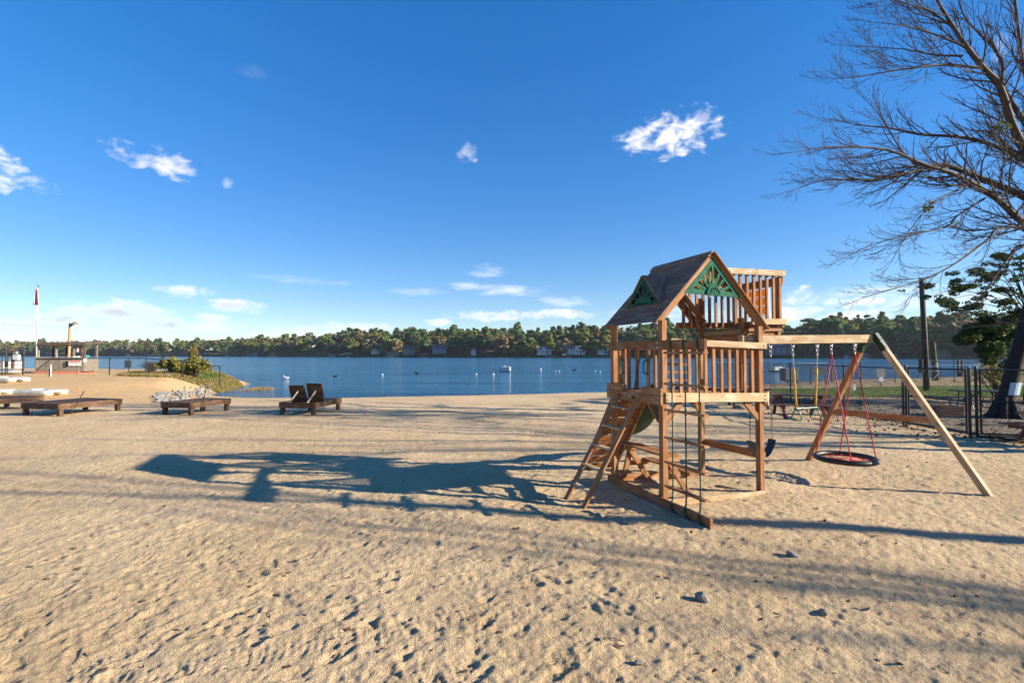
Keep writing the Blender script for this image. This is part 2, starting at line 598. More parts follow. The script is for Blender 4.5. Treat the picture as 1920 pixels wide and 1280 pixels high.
    def ball(s, c, r, n=10, m=7, mi=0, sq=(1, 1, 1)):
        c = Vector(c)
        vs = [c + Vector((0, 0, -r * sq[2]))]
        for j in range(1, m):
            t = math.pi * j / m
            for i in range(n):
                a = 2 * math.pi * i / n
                vs.append(c + Vector((r * sq[0] * math.sin(t) * math.cos(a), r * sq[1] * math.sin(t) * math.sin(a), -r * sq[2] * math.cos(t))))
        vs.append(c + Vector((0, 0, r * sq[2])))
        fs = [(0, 1 + (i + 1) % n, 1 + i) for i in range(n)]
        for j in range(m - 2):
            for i in range(n):
                a, b_ = 1 + j * n + i, 1 + j * n + (i + 1) % n
                fs.append((a, b_, b_ + n, a + n))
        k = 1 + (m - 2) * n
        fs += [(k + i, k + (i + 1) % n, len(vs) - 1) for i in range(n)]
        return s.add(vs, fs, None, mi)

    def mesh(s, name, smooth=False):
        me = bpy.data.meshes.new(name)
        me.from_pydata(s.v, [], s.f)
        uvl = me.uv_layers.new(name='UVMap')
        flat = [c for f in s.uv for q in f for c in q]
        uvl.data.foreach_set('uv', flat)
        me.polygons.foreach_set('material_index', s.mi)
        if smooth:
            me.polygons.foreach_set('use_smooth', [True] * len(s.f))
        me.validate()
        bm = bmesh.new()
        bm.from_mesh(me)
        bmesh.ops.recalc_face_normals(bm, faces=bm.faces)
        bm.to_mesh(me)
        bm.free()
        me.update()
        return me

    def build(s, name, mat, parent=None, smooth=False, loc=None, rot=None):
        me = s.mesh(name, smooth)
        for mm in (mat if isinstance(mat, list) else [mat]):
            me.materials.append(mm)
        return link(name, me, None, parent, loc, rot)


def np_mesh(name, V, F, mats=None, mi=None, smooth=False):
    """fast mesh from numpy arrays; F is (n,3) or (n,4)"""
    me = bpy.data.meshes.new(name)
    n, k = F.shape
    me.vertices.add(len(V))
    me.vertices.foreach_set('co', np.ascontiguousarray(V, dtype=np.float32).ravel())
    me.loops.add(n * k)
    me.loops.foreach_set('vertex_index', np.ascontiguousarray(F, dtype=np.int32).ravel())
    me.polygons.add(n)
    me.polygons.foreach_set('loop_start', np.arange(0, n * k, k, dtype=np.int32))
    me.polygons.foreach_set('loop_total', np.full(n, k, dtype=np.int32))
    if mi is not None:
        me.polygons.foreach_set('material_index', np.ascontiguousarray(mi, dtype=np.int32))
    if smooth:
        me.polygons.foreach_set('use_smooth', np.ones(n, dtype=bool))
    me.update(calc_edges=True)
    for mm in (mats or []):
        me.materials.append(mm)
    return me


def leaf_quads(P, size, rng, flat=.0, elong=1.0, nrm=None):
    """one small randomly turned quad at every point"""
    n = len(P)
    a = rng.normal(size=(n, 3))
    if nrm is not None:
        nn = nrm + rng.normal(size=(n, 3)) * .6
        a = np.cross(nn, a)
    a[:, 2] *= (1 - flat)
    a /= np.linalg.norm(a, axis=1)[:, None] + 1e-9
    b = rng.normal(size=(n, 3))
    if nrm is not None:
        b = np.cross(nn, a)
    b -= a * (a * b).sum(1)[:, None]
    b[:, 2] *= (1 - flat)
    b /= np.linalg.norm(b, axis=1)[:, None] + 1e-9
    s = (size * rng.uniform(.6, 1.3, n))[:, None]
    a = a * s * elong
    b = b * s
    V = np.stack([P - a - b * .6, P + a * .3 - b, P + a + b * .6, P - a * .3 + b], 1).reshape(-1, 3)
    F = np.arange(4 * n).reshape(n, 4)
    return V, F


# ------------------------------------------------------------------ terrain
SHORE = np.array([(-400, 95), (-150, 72), (-60, 60), (-34, 54), (-27, 49), (-24.6, 45), (-23.8, 41), (-23.0, 38.5), (-21.6, 35.2), (-20.6, 32.9),
                  (-17, 31.9), (-11, 32.2), (-3.7, 33.9), (1.6, 35.3), (7.3, 36.9), (15, 41), (24.6, 47), (34, 53.6), (50, 58.9), (60.6, 64.8), (100, 74), (400, 110)], float)
LAKE_Z = -.7


def sstep(x, a, b):
    t = np.clip((x - a) / (b - a), 0, 1)
    return t * t * (3 - 2 * t)


def shore_dist(x, y):
    best = np.full(x.shape, 1e9)
    inside = np.zeros(x.shape, bool)
    for (ax, ay), (bx, by) in zip(SHORE[:-1], SHORE[1:]):
        dx, dy = bx - ax, by - ay
        t = np.clip(((x - ax) * dx + (y - ay) * dy) / (dx * dx + dy * dy), 0, 1)
        d = np.hypot(x - ax - t * dx, y - ay - t * dy)
        best = np.minimum(best, d)
        if abs(dy) > 0 or True:
            cond = ((ax > x) != (bx > x))
            yy = ay + (x - ax) / (bx - ax if bx != ax else 1e-9) * dy
            inside ^= cond & (yy > y)
    return np.where(inside, best, -best)


def gh_np(x, y):
    x = np.asarray(x, float)
    y = np.asarray(y, float)
    d = shore_dist(x, y)
    left = sstep(x, -15, -23) * sstep(y, 27, 33)
    w = 16 - 12.5 * left
    t = np.clip(d / w, 0, 1)
    z = LAKE_Z + .7 * (1 - (1 - t) ** 1.9)
    z = np.where(d < 0, LAKE_Z + np.maximum(d * .12, -1.5), z)
    up = .60 * sstep(x, -14, -27) * sstep(y, 23.5, 36.5) * np.clip(d / 3.0, 0, 1)
    z = z + np.where(d > 0, up, 0)
    # scuffed hollow beside the ladder, swing hollow, heaped sand round the tower
    z = z - .10 * np.exp(-(((x - 1.0) / .9) ** 2 + ((y - 7.3) / 1.0) ** 2))
    z = z - .07 * np.exp(-(((x - 5.6) / .9) ** 2 + ((y - 8.4) / .6) ** 2))
    z = z + .06 * np.exp(-(((x - 4.2) / .5) ** 2 + ((y - 8.2) / .5) ** 2))
    return z


def gh(x, y):
    return float(gh_np(np.array([x]), np.array([y]))[0])


def gp(px, py, z=0.0):
    d = ray(px, py)
    t = (z - CAM_H) / d.z
    return Vector((d.x * t, d.y * t, z))


def pt(px, py, Y):
    d = ray(px, py)
    t = Y / d.y
    return Vector((d.x * t, Y, CAM_H + d.z * t))


_perm = np.random.RandomState(7).permutation(4096)


def vnoise(x, y, seed=0):
    xi = np.floor(x).astype(int)
    yi = np.floor(y).astype(int)
    fx, fy = x - xi, y - yi
    fx = fx * fx * (3 - 2 * fx)
    fy = fy * fy * (3 - 2 * fy)

    def h(a, b_):
        return _perm[(_perm[(a + seed * 17) & 4095] + b_) & 4095] / 4095.0
    return (h(xi, yi) * (1 - fx) + h(xi + 1, yi) * fx) * (1 - fy) + (h(xi, yi + 1) * (1 - fx) + h(xi + 1, yi + 1) * fx) * fy


# fine sand in front of the camera: rows closer together near the lens, as the detail is
NR, NC = 720, 700
rowY = 2.0 * (46 / 2.0) ** (np.linspace(0, 1, NR))
half = 1.16 * rowY + 1.3
su = np.linspace(-1, 1, NC)
X = half[:, None] * su[None, :]
Y = np.repeat(rowY[:, None], NC, 1)
Z = gh_np(X.ravel(), Y.ravel()).reshape(X.shape)
on = sstep(shore_dist(X.ravel(), Y.ravel()).reshape(X.shape), .3, 3.0)
rel = (vnoise(X * .5, Y * .5, 1) - .5) * .09 + (vnoise(X * 1.4 + 3, Y * 1.4, 2) - .5) * .045
rel += (vnoise(X * 3.6, Y * 3.6 + 9, 3) - .5) * .032 + (vnoise(X * 8.5, Y * 8.5, 4) - .5) * .028
rel += (vnoise(X * 19, Y * 19, 5) - .5) * .026 + (vnoise(X * 42, Y * 42, 6) - .5) * .016
Z += rel * on * .5
rs = np.random.RandomState(11)
stampD = np.zeros_like(Z)


def stamp(cx, cy, ang, la, lb, depth, rim):
    i0, i1 = np.searchsorted(rowY, [cy - la * 1.9, cy + la * 1.9])
    if i1 - i0 < 2:
        return
    hm = half[(i0 + i1) // 2 if (i0 + i1) // 2 < NR else NR - 1]
    j0 = int((cx - la * 2.2) / hm * (NC / 2) + NC / 2)
    j1 = int((cx + la * 2.2) / hm * (NC / 2) + NC / 2) + 2
    j0, j1 = max(j0, 0), min(j1, NC)
    if j1 - j0 < 2:
        return
    x, y = X[i0:i1, j0:j1] - cx, Y[i0:i1, j0:j1] - cy
    ca, sa_ = math.cos(ang), math.sin(ang)
    u, v = (x * ca + y * sa_) / la, (-x * sa_ + y * ca) / lb
    r = np.sqrt(u * u + v * v)
    prof = -depth * np.clip(1 - r ** 2, 0, 1) ** .6 + rim * np.exp(-((r - 1.12) / .22) ** 2)
    stampD[i0:i1, j0:j1] += prof


for k in range(3000):                       # footprints, old and new
    yy = 2.3 * (28 / 2.3) ** rs.uniform()
    xx = rs.uniform(-1, 1) * (1.1 * yy + .8)
    a = rs.uniform(0, 6.28)
    old = rs.uniform() < .72
    stamp(xx, yy, a, rs.uniform(.09, .15), rs.uniform(.045, .07), rs.uniform(.006, .018) if old else rs.uniform(.018, .038), rs.uniform(.002, .008) if old else rs.uniform(.006, .014))
for k in range(3800):                       # scattered small dents and crumbs
    yy = 2.2 * (12 / 2.2) ** rs.uniform()
    xx = rs.uniform(-1, 1) * (1.1 * yy + .8)
    s_ = rs.uniform(.018, .045)
    sg = 1 if rs.uniform() < .6 else -1
    stamp(xx, yy, rs.uniform(0, 6.28), s_ * 1.4, s_, sg * rs.uniform(.006, .016), .002)
for k in range(26):                         # walking tracks: lines of deeper prints
    x0, y0, a = rs.uniform(-6, 6), rs.uniform(3, 12), rs.uniform(0, 6.28)
    for s_ in range(14):
        sd_ = .09 * (1 if s_ % 2 else -1)
        cx = x0 + math.cos(a) * s_ * .62 - math.sin(a) * sd_
        cy = y0 + math.sin(a) * s_ * .62 + math.cos(a) * sd_
        if cy > 2.2:
            stamp(cx, cy, a + rs.uniform(-.2, .2), .14, .055, rs.uniform(.015, .03), .009)
worn = .45 + .75 * sstep(vnoise(X * .33 + 7, Y * .33, 31), .35, .7)   # trodden here, smoother there
Z += np.clip(stampD * .36, -.022, .013) * on * worn
for (tx, ty, ta, tl, tw_, pitch) in ((-1.6, 3.6, .35, 2.6, .16, .055), (-.6, 3.25, .42, 1.6, .13, .05), (.1, 4.7, -.25, 1.4, .12, .05), (-3.2, 5.2, .1, 2.4, .16, .06), (1.5, 3.5, .55, 1.6, .14, .05), (-2.4, 4.1, .9, 1.2, .12, .05)):
    ss = (X - tx) * math.cos(ta) + (Y - ty) * math.sin(ta)
    tt = -(X - tx) * math.sin(ta) + (Y - ty) * math.cos(ta)
    mk_ = sstep(-np.abs(tt), -tw_, -tw_ * .6) * sstep(-np.abs(ss), -tl, -tl * .8) * sstep(vnoise(X * 2, Y * 2, 41), .25, .5)
    Z += mk_ * (-.006 + .0032 * np.sin(ss * 2 * math.pi / pitch + 3 * np.abs(tt) / tw_))
for (x0, y0, x1, y1, w_) in ((-2.5, 6.2, 1.0, 4.4, .012), (-4.0, 4.4, -.4, 4.9, .03), (.6, 4.6, 1.2, 3.8, .02), (-5, 9.5, 3, 11, .05), (-8, 11, 1, 13.5, .06), (2.2, 4.2, 4.2, 3.6, .025)):
    L_ = math.hypot(x1 - x0, y1 - y0)
    ss = ((X - x0) * (x1 - x0) + (Y - y0) * (y1 - y0)) / L_
    tt = (-(X - x0) * (y1 - y0) + (Y - y0) * (x1 - x0)) / L_ + .12 * (vnoise(X * .9, Y * .9, 51) - .5)
    Z += sstep(ss, 0, .3) * sstep(-ss, -L_, -L_ + .3) * (-.012 * np.exp(-(tt / w_) ** 2) + .006 * np.exp(-((np.abs(tt) - 2 * w_) / w_) ** 2))
idx = np.arange(NR * NC).reshape(NR, NC)
F = np.stack([idx[:-1, :-1], idx[:-1, 1:], idx[1:, 1:], idx[1:, :-1]], -1).reshape(-1, 4)
keep = (Z.ravel()[F] > LAKE_Z - .12).any(1)
sand = link('sand', np_mesh('sand', np.stack([X, Y, Z], -1).reshape(-1, 3), F[keep], [SAND], smooth=True), None)
tag(sand, 'pale footprint-pocked beach sand in the foreground', kind='structure')
SANDZ = Z


def sz(x, y):
    """height of the finished sand surface"""
    if not (rowY[0] < y < rowY[-1]):
        return gh(x, y)
    i = min(int(np.searchsorted(rowY, y)), NR - 1)
    j = int(round((x / half[i] + 1) / 2 * (NC - 1)))
    if 0 <= j < NC:
        return float(Z[i, j])
    return gh(x, y)


# wider ground round it, a little lower so that the fine sand lies on top
gx = np.concatenate([np.linspace(-400, -70, 24)[:-1], np.linspace(-70, 70, 141), np.linspace(70, 400, 24)[1:]])
gy = np.concatenate([np.linspace(-120, -10, 12)[:-1], np.linspace(-10, 75, 120), np.linspace(75, 112, 8)[1:]])
GX, GY = np.meshgrid(gx, gy)
GZ = gh_np(GX.ravel(), GY.ravel()).reshape(GX.shape)
inw = (np.abs(GX) < 1.16 * GY + 1.3) & (GY > 1.5) & (GY < 46)
GZ = GZ + (vnoise(GX * .4, GY * .4, 8) - .5) * .06 - np.where(inw, .12, .0)
ii = np.arange(GX.size).reshape(GX.shape)
GF = np.stack([ii[:-1, :-1], ii[:-1, 1:], ii[1:, 1:], ii[1:, :-1]], -1).reshape(-1, 4)
keep = (GZ.ravel()[GF] > LAKE_Z - .2).any(1)
ground = link('ground', np_mesh('ground', np.stack([GX, GY, GZ], -1).reshape(-1, 3), GF[keep], [SAND], smooth=True), None)
tag(ground, 'sandy ground beyond and behind the beach', kind='structure')

lake = MB()
lake.add([(-6000, 20, LAKE_Z), (6000, 20, LAKE_Z), (6000, 2500, LAKE_Z), (-6000, 2500, LAKE_Z)], [(0, 1, 2, 3)])
lk = lake.build('lake', WATER)
tag(lk, 'rippled blue lake water beyond the beach', kind='structure')

# ------------------------------------------------------------------ far shore
FS = np.array([(-1500, 1250), (-700, 1150), (-300, 1050), (0, 950), (200, 900), (400, 800), (550, 660), (650, 565), (900, 485), (1150, 442), (1450, 400), (1600, 362), (1750, 330), (1920, 300), (2300, 260), (3200, 230), (5000, 220)], float)
TOPH = np.array([(-1500, 30), (0, 30), (400, 28), (560, 30), (650, 31), (760, 33), (900, 32), (960, 33), (1010, 27), (1060, 31), (1090, 34), (1150, 33), (1400, 33), (1500, 30), (1560, 37), (1640, 32), (1920, 31), (5000, 29)], float)


def fshore(px):
    return float(np.interp(px, FS[:, 0], FS[:, 1]))


def fpos(px, off=0.0):
    """point on the far bank: column of the shore, off metres behind the waterline"""
    D = fshore(px) + off
    return Vector(((px - 960) / FPX * D, D, 0))


def fz(px, off):
    th = float(np.interp(px, TOPH[:, 0], TOPH[:, 1]))
    return LAKE_Z + .5 + (th - 20) * min(max(off - 8, 0) / 70, 1.4)


pxs = np.concatenate([np.linspace(-1500, 0, 16)[:-1], np.linspace(0, 1920, 90), np.linspace(1920, 5000, 30)[1:]])
offs = np.array([-3, 0, 3, 8, 16, 30, 50, 80, 120, 200, 500, 1500.])
V = []
for q in pxs:
    for of in offs:
        p = fpos(q, of)
        V.append((p.x, p.y, LAKE_Z - .6 if of < 0 else (LAKE_Z + .25 if of == 0 else fz(q, of))))
n_o = len(offs)
Fq = [(i * n_o + k, (i + 1) * n_o + k, (i + 1) * n_o + k + 1, i * n_o + k + 1) for i in range(len(pxs) - 1) for k in range(n_o - 1)]
fsh = link('far_shore', np_mesh('far_shore', np.array(V), np.array(Fq), [FLOORM], smooth=True), None)
tag(fsh, 'wooded far bank across the lake', kind='structure')

rng = np.random.default_rng(5)


def crown(kind, rng, n=230):
    """leaf points of a tree one unit tall, clumped; returns V, F"""
    cl = []
    if kind == 'pine':
        k = 9
        base = rng.uniform(.42, .58)
        for i in range(k):
            h = base + (1 - base) * (i + .5) / k
            w = .15 * (1 - ((h - base) / (1 - base)) ** 1.6) + .035
            for q in range(2):
                a = rng.uniform(0, 6.28)
                cl.append((math.cos(a) * w * .7, math.sin(a) * w * .7, h, w * .75, .035 + w * .2))
    else:
        base = {'round': .18, 'tall': .25, 'bare': .25}.get(kind, .2)
        for i in range(16):
            h = base + (1 - base) * rng.uniform(.08, .95)
            t = (h - base) / (1 - base)
            w = (.27 if kind == 'round' else .2) * math.sin(math.pi * min(max(t * .85 + .12, 0), 1)) ** .7
            a = rng.uniform(0, 6.28)
            rr = w * rng.uniform(.2, .85)
            cl.append((math.cos(a) * rr, math.sin(a) * rr, min(h, .93), w * rng.uniform(.35, .6), w * rng.uniform(.3, .5)))
    cl = np.array(cl)
    c = cl[rng.integers(0, len(cl), n)]
    d = rng.normal(size=(n, 3))
    d /= np.linalg.norm(d, axis=1)[:, None]
    r = rng.uniform(.55, 1.08, n)[:, None]
    P = c[:, :3] + d * r * np.stack([c[:, 3], c[:, 3], c[:, 4]], 1)
    return leaf_quads(P, .042 if kind != 'bare' else .017, rng, nrm=d, elong=1.25 if kind != 'bare' else 2.6)


KINDS = [('pine', L_PINE, 'pine'), ('pine', L_PINE, 'pine'), ('round', L_GREEN, 'late green broadleaf'), ('round', L_BROWN, 'brown autumn'), ('tall', L_YELLOW, 'olive yellow'), ('bare', L_GREY, 'almost bare grey'), ('tall', L_RUST, 'rust coloured'), ('tall', L_GREEN, 'slim green')]
protoV = []
for i, (k, mt_, nm) in enumerate(KINDS):
    protoV.append([crown(k, rng, 210 if k != 'bare' else 300) for _ in range(2)])


def trunk_arr(h, r, n=5):
    a = np.linspace(0, 2 * math.pi, n, endpoint=False)
    c = np.stack([np.cos(a), np.sin(a), np.zeros(n)], 1)
    V = np.concatenate([c * r, c * r * .35 + np.array([0, 0, h])])
    F = np.array([(i, (i + 1) % n, n + (i + 1) % n, n + i) for i in range(n)])
    return V, F


# the mass of the wood behind: far too many to count
mV, mF, mM, kk = [], [], [], 0
for i in range(2100):
    q = rng.uniform(-700, 2900) if i % 4 == 0 else rng.uniform(-80, 2000)
    opn = any(a < q < b for a, b in ((985, 1155), (1438, 1485), (690, 716), (755, 782), (811, 842), (882, 894)))
    of = (24 if opn else 9) + 125 * rng.uniform() ** 1.3
    z0 = fz(q, of)
    th = float(np.interp(q, TOPH[:, 0], TOPH[:, 1]))
    h = min(rng.uniform(15, 23), max(th + LAKE_Z - z0 + 2.5, 12)) * (1.24 if rng.uniform() < .15 else 1)
    warm = .5 + .5 * math.sin(q * .011 + 1) + (.5 if q < 330 else 0)
    pr = np.array([2.6, 2.2, 1.6, 1.3 + warm, 1.0, .9 + .5 * warm, .30 + .3 * warm, .8])
    if q > 1440:
        pr = np.array([3.2, 3, .8, 1.6, .8, 1.4, .8, .5])
    if of > 60:
        pr[:2] *= 2
    ki = int(rng.choice(8, p=pr / pr.sum()))
    CV, CF = protoV[ki][i % 2]
    a = rng.uniform(0, 6.28)
    ca, sa_ = math.cos(a), math.sin(a)
    wd = h * rng.uniform(1.0, 1.4) * (1.25 if ki < 2 else 1.15)
    p = fpos(q, of)
    VV = np.stack([(CV[:, 0] * ca - CV[:, 1] * sa_) * wd + p.x, (CV[:, 0] * sa_ + CV[:, 1] * ca) * wd + p.y, CV[:, 2] * h + z0], 1)
    mV.append(VV)
    mF.append(CF + kk)
    mM.append(np.full(len(CF), ki))
    kk += len(VV)
    if of < 70:
        TV, TF = trunk_arr(h * .8, h * .012)
        mV.append(TV + np.array([p.x, p.y, z0 - .5]))
        mF.append(TF + kk)
        mM.append(np.full(len(TF), 8))
        kk += len(TV)
fw = link('far_wood', np_mesh('far_wood', np.concatenate(mV), np.concatenate(mF), [k[1] for k in KINDS] + [FBARK], np.concatenate(mM)), None)
tag(fw, 'mixed wood of pines and autumn trees covering the far bank', 'wood', kind='stuff')

# the trees of the front row that stand out one by one
crownmesh, trunkmesh = {}, {}
for ki in range(8):
    for v in range(2):
        CV, CF = crown(KINDS[ki][0], rng, 340 if KINDS[ki][0] != 'bare' else 420)
        crownmesh[ki, v] = np_mesh('crown', CV, CF, [KINDS[ki][1]])
    TV, TF = trunk_arr(.85, .013, 6)
    trunkmesh[ki] = np_mesh('trunk', TV, TF, [FBARK])
# columns picked out of the photograph: (px, height m, kind index)
front = [(30, 15, 3), (75, 17, 0), (105, 14, 5), (160, 16, 3), (190, 17, 0), (215, 14, 5), (250, 16, 3), (285, 15, 6), (300, 18, 0), (330, 15, 4), (352, 14, 5), (380, 16, 6), (410, 17, 0),
         (432, 16, 7), (455, 18, 1), (478, 17, 7), (498, 19, 4), (520, 18, 2), (528, 14, 4), (548, 16, 5), (562, 18, 0), (580, 17, 4), (598, 20, 1), (622, 19, 3), (640, 19, 3), (655, 22, 1), (668, 17, 5),
         (685, 18, 7), (700, 19, 3), (716, 16, 5), (728, 21, 0), (748, 20, 3), (765, 19, 3), (782, 18, 4), (800, 22, 1), (818, 20, 6), (830, 20, 3), (846, 22, 0), (862, 21, 1), (878, 22, 0), (900, 24, 0), (915, 23, 1),
         (932, 20, 3), (948, 22, 3), (962, 21, 3), (978, 22, 0), (995, 20, 2), (1012, 19, 2), (1030, 20, 2), (1048, 17, 5), (1062, 19, 3), (1078, 24, 2), (1098, 20, 4), (1118, 18, 2), (1135, 22, 2), (1175, 20, 3),
         (1200, 21, 5), (1225, 20, 2), (1262, 22, 0), (1290, 19, 2), (1320, 21, 3), (1490, 20, 0), (1510, 18, 5), (1530, 21, 5), (1553, 28, 1), (1572, 29, 0), (1592, 25, 1), (1606, 16, 4), (1628, 22, 1), (1650, 24, 0), (1664, 15, 6), (1682, 22, 0),
         (1700, 20, 3), (1715, 24, 1), (1742, 23, 0), (1765, 22, 0), (1790, 18, 4), (1815, 20, 6), (1840, 17, 5), (1868, 21, 0), (1895, 18, 3), (1925, 20, 0)]
GRP = {0: 'dark green pines along the far bank', 1: 'dark green pines along the far bank', 2: 'late green broadleaf trees along the far bank', 3: 'brown autumn trees along the far bank', 4: 'olive yellow trees along the far bank', 5: 'almost bare grey trees along the far bank', 6: 'rust coloured trees along the far bank', 7: 'slim green trees along the far bank'}
NAMES = {0: 'pine_tree', 1: 'pine_tree', 2: 'broadleaf_tree', 3: 'autumn_tree', 4: 'autumn_tree', 5: 'bare_tree', 6: 'autumn_tree', 7: 'broadleaf_tree'}
LAND = [(127, 'the snack kiosk'), (241, 'the dark square sign'), (367, 'the large shrub'), (479, 'the pointed roofed boathouse'), (571, 'the raised lounger backs'), (653, 'the tan roofed boathouse'), (737, 'the green roofed boathouse'), (795, 'the brown roofed boathouse'),
        (888, 'the small white house'), (948, 'the floating sign barge'), (1020, 'the white house'), (1078, 'the long white house'), (1150, "the tower's left post"), (1243, "the tower's front corner post"), (1428, 'the tower\'s right post'), (1486, 'the trapeze chains'),
        (1559, 'the red swing ropes'), (1640, 'the swing beam end'), (1731, 'the utility pole'), (1830, 'the yard gate')]
_seen = {}


def tree_label(q, ki):
    lx, ln = min(LAND, key=lambda l: abs(l[0] - q))
    side = 'left' if q < lx else 'right'
    kind = 'dark pine' if ki < 2 else KINDS[ki][2] + ' tree'
    same = sorted(abs(t[0] - lx) for t in front if ((ki < 2 and t[2] < 2) or t[2] == ki) and min(LAND, key=lambda l: abs(l[0] - t[0]))[0] == lx and (t[0] < lx) == (q < lx))
    rank = ['first', 'second', 'third', 'fourth', 'fifth'][same.index(abs(q - lx))]
    return '%s %s %s of %s, far bank' % (rank, kind, side, ln)


for i, (q, h, ki) in enumerate(front):
    hid = any(abs(q - a) < b / 2 - 4 for a, b in ((1020, 26), (1078, 32), (1130, 18), (768, 22), (826, 27), (888, 9), (704, 14), (1460, 42)))
    of = (30 if hid else 7) + 5 * rng.uniform()
    if q > 1440 and ki in (0, 1) and h > 24:
        of = 16
    p = fpos(q, of)
    z0 = fz(q, of)
    r = empty(NAMES[ki], tree_label(q, ki), 'tree', (p.x, p.y, z0 - .3), rng.uniform(0, 6.28), GRP[ki])
    c_ = link('crown', crownmesh[ki, i % 2], None, r)
    w_ = h * (1.15 if ki < 2 else 1.25) * rng.uniform(.9, 1.15)
    c_.scale = (w_, w_, h)
    t_ = link('trunk', trunkmesh[ki], None, r)
    t_.scale = (h * .9, h * .9, h)


# houses and boathouses over there: (px centre, width px, top px, base px, off, wall, roof, kind)
def house(name, label, cat, px, wpx, ytop, ybase, off, wall, roof, style='gable', cols=3, grp=None):
    if off > 1:
        off *= .4
    D = fshore(px) + off
    k = D / FPX
    p = fpos(px, off)
    w = wpx * k
    zb = CAM_H + (665.4 - ybase) * k
    H = (ybase - ytop) * k
    r = empty(name, label, cat, (p.x, p.y, zb), rng.uniform(-.25, .25), grp)
    d = w * .7
    wh = H * (.58 if style != 'boathouse' else .62)
    if style == 'boathouse':
        for sx in (-1, 1):
            for sy in (-1, 0, 1):
                MB().box(sx * w * .42 - .12, sx * w * .42 + .12, sy * d * .42 - .12, sy * d * .42 + .12, -1.2, wh).build('post', wall, r)
        MB().box(-w * .40, w * .40, d * .30, d * .42, .2, wh).build('wall', wall, r)
        MB().box(-w * .5, w * .5, -d * .55, d * .5, -.25, .02).build('dock', DKWOOD, r)
        rf = MB()
        rf.add([(-w * .55, -d * .55, wh), (w * .55, -d * .55, wh), (w * .55, d * .55, wh), (-w * .55, d * .55, wh), (-w * .2, 0, H), (w * .2, 0, H)],
               [(0, 1, 5, 4), (1, 2, 5), (2, 3, 4, 5), (3, 0, 4), (3, 2, 1, 0)])
        rf.build('roof', roof, r)
        bt = MB()
        bt.prism([(-w * .16, -d * .45, .15), (w * .16, -d * .45, .15), (w * .16, -d * .45, .9), (-w * .16, -d * .45, .9)], (0, d * .6, 0))
        bt.build('moored_hull', WHITE, r)
    else:
        MB().box(-w / 2, w / 2, -d / 2, d / 2, -.8, wh, .01).build('wall', wall, r)
        rf = MB()
        o_ = .06 * w
        rf.prism([(-w / 2 - o_, -d / 2 - o_, wh - .1), (-w / 2 - o_, d / 2 + o_, wh - .1), (-w / 2 - o_, 0, H)], (w + 2 * o_, 0, 0))
        ro = rf.build('roof', roof, r)
        gb = MB()
        gb.prism([(-w * .20, -d / 2 - o_ - .3, wh - .2), (w * .12, -d / 2 - o_ - .3, wh - .2), (-w * .04, -d / 2 - o_ - .3, H * .97)], (0, d * .5, 0))
        gb.build('gable', wall, ro)
        for c_i in range(cols):
            x = -w * .38 + w * .76 * c_i / max(cols - 1, 1)
            f = MB().box(x - w * .055, x + w * .055, -d / 2 - .12, -d / 2 - .003, wh * .30, wh * .78, .01).build('window', WHITE, r)
            MB().box(x - w * .042, x + w * .042, -d / 2 - .16, -d / 2 - .123, wh * .34, wh * .74, .01).build('pane', GLASS, f)
        MB().box(w * .18, w * .27, -d / 2 - .15, -d / 2 - .004, 0, wh * .68, .01).build('door', RFBROWN, r)
    return r


house('boathouse', 'boathouse with a bright green hipped roof on the far bank', 'boathouse', 737, 25, 659.5, 671, 1, SIDEW, RFGREEN, 'boathouse')
house('boathouse', 'boathouse with a brown hipped roof right of the green roofed one', 'boathouse', 795, 23, 661, 671, 1, SIDET, RFBROWN, 'boathouse')
house('boathouse', 'tan roofed boathouse left of the green roofed one', 'boathouse', 653, 22, 661.5, 670.5, 1, DKWOOD, RFTAN, 'boathouse')
house('boathouse', 'white fronted low boathouse below the brown autumn trees', 'boathouse', 622, 17, 663, 669.5, 1, SIDEW, RFTAN, 'boathouse')
house('boathouse', 'boathouse with a pale roof and red brown walls on the lawn shore', 'boathouse', 1065, 24, 661.5, 672, 1, SIDET, RFTAN, 'boathouse')
house('boathouse', 'small white open boathouse left of the red brown one', 'boathouse', 1031, 15, 664.5, 672, 1, SIDEW, RFGREY, 'boathouse')
house('boathouse', 'small white boathouse with a grey pointed roof on the distant bank', 'boathouse', 479, 15, 661.5, 668.5, 1, SIDEW, RFTAN, 'boathouse')
house('boathouse', 'low white boathouse just left of the pointed roofed one', 'boathouse', 465, 10, 664, 668.5, 1, SIDEW, RFGREY, 'boathouse')
house('boathouse', 'white boathouse under the olive yellow trees', 'boathouse', 511, 12, 664, 668.6, 1, SIDEW, RFTAN, 'boathouse')
house('boathouse', 'lone white boathouse right of the lake bush', 'boathouse', 427, 9, 663.5, 668, 1, SIDEW, RFGREY, 'boathouse')
house('boathouse', 'white boathouse behind the kiosk roof', 'boathouse', 243, 11, 664, 667.8, 1, SIDEW, RFGREY, 'boathouse')
house('boathouse', 'white pillared boathouse behind the swing frame leg', 'boathouse', 1620, 17, 662.5, 672.5, 1, SIDEW, RFTAN, 'boathouse')
house('boathouse', 'small white boathouse left of the pillared one', 'boathouse', 1588, 9, 664, 672.5, 1, SIDEW, RFGREY, 'boathouse')
house('boathouse', 'grey boathouse right of the swing frame', 'boathouse', 1675, 13, 663, 673, 1, GREYP, RFTAN, 'boathouse')
house('house', 'white house with a grey roof behind the red brown boathouse', 'house', 1020, 26, 649, 664, 22, SIDEW, RFGREY, cols=4)
house('house', 'long white house with a front gable right of the white house', 'house', 1078, 32, 648, 663.5, 24, SIDEW, RFGREY, cols=5)
house('house', 'white house beside the tower roof edge', 'house', 1130, 18, 652, 663.5, 24, SIDEW, RFGREY)
house('house', 'blue grey house between the autumn trees', 'house', 768, 22, 648, 664, 20, SIDEB, RFBROWN, cols=4)
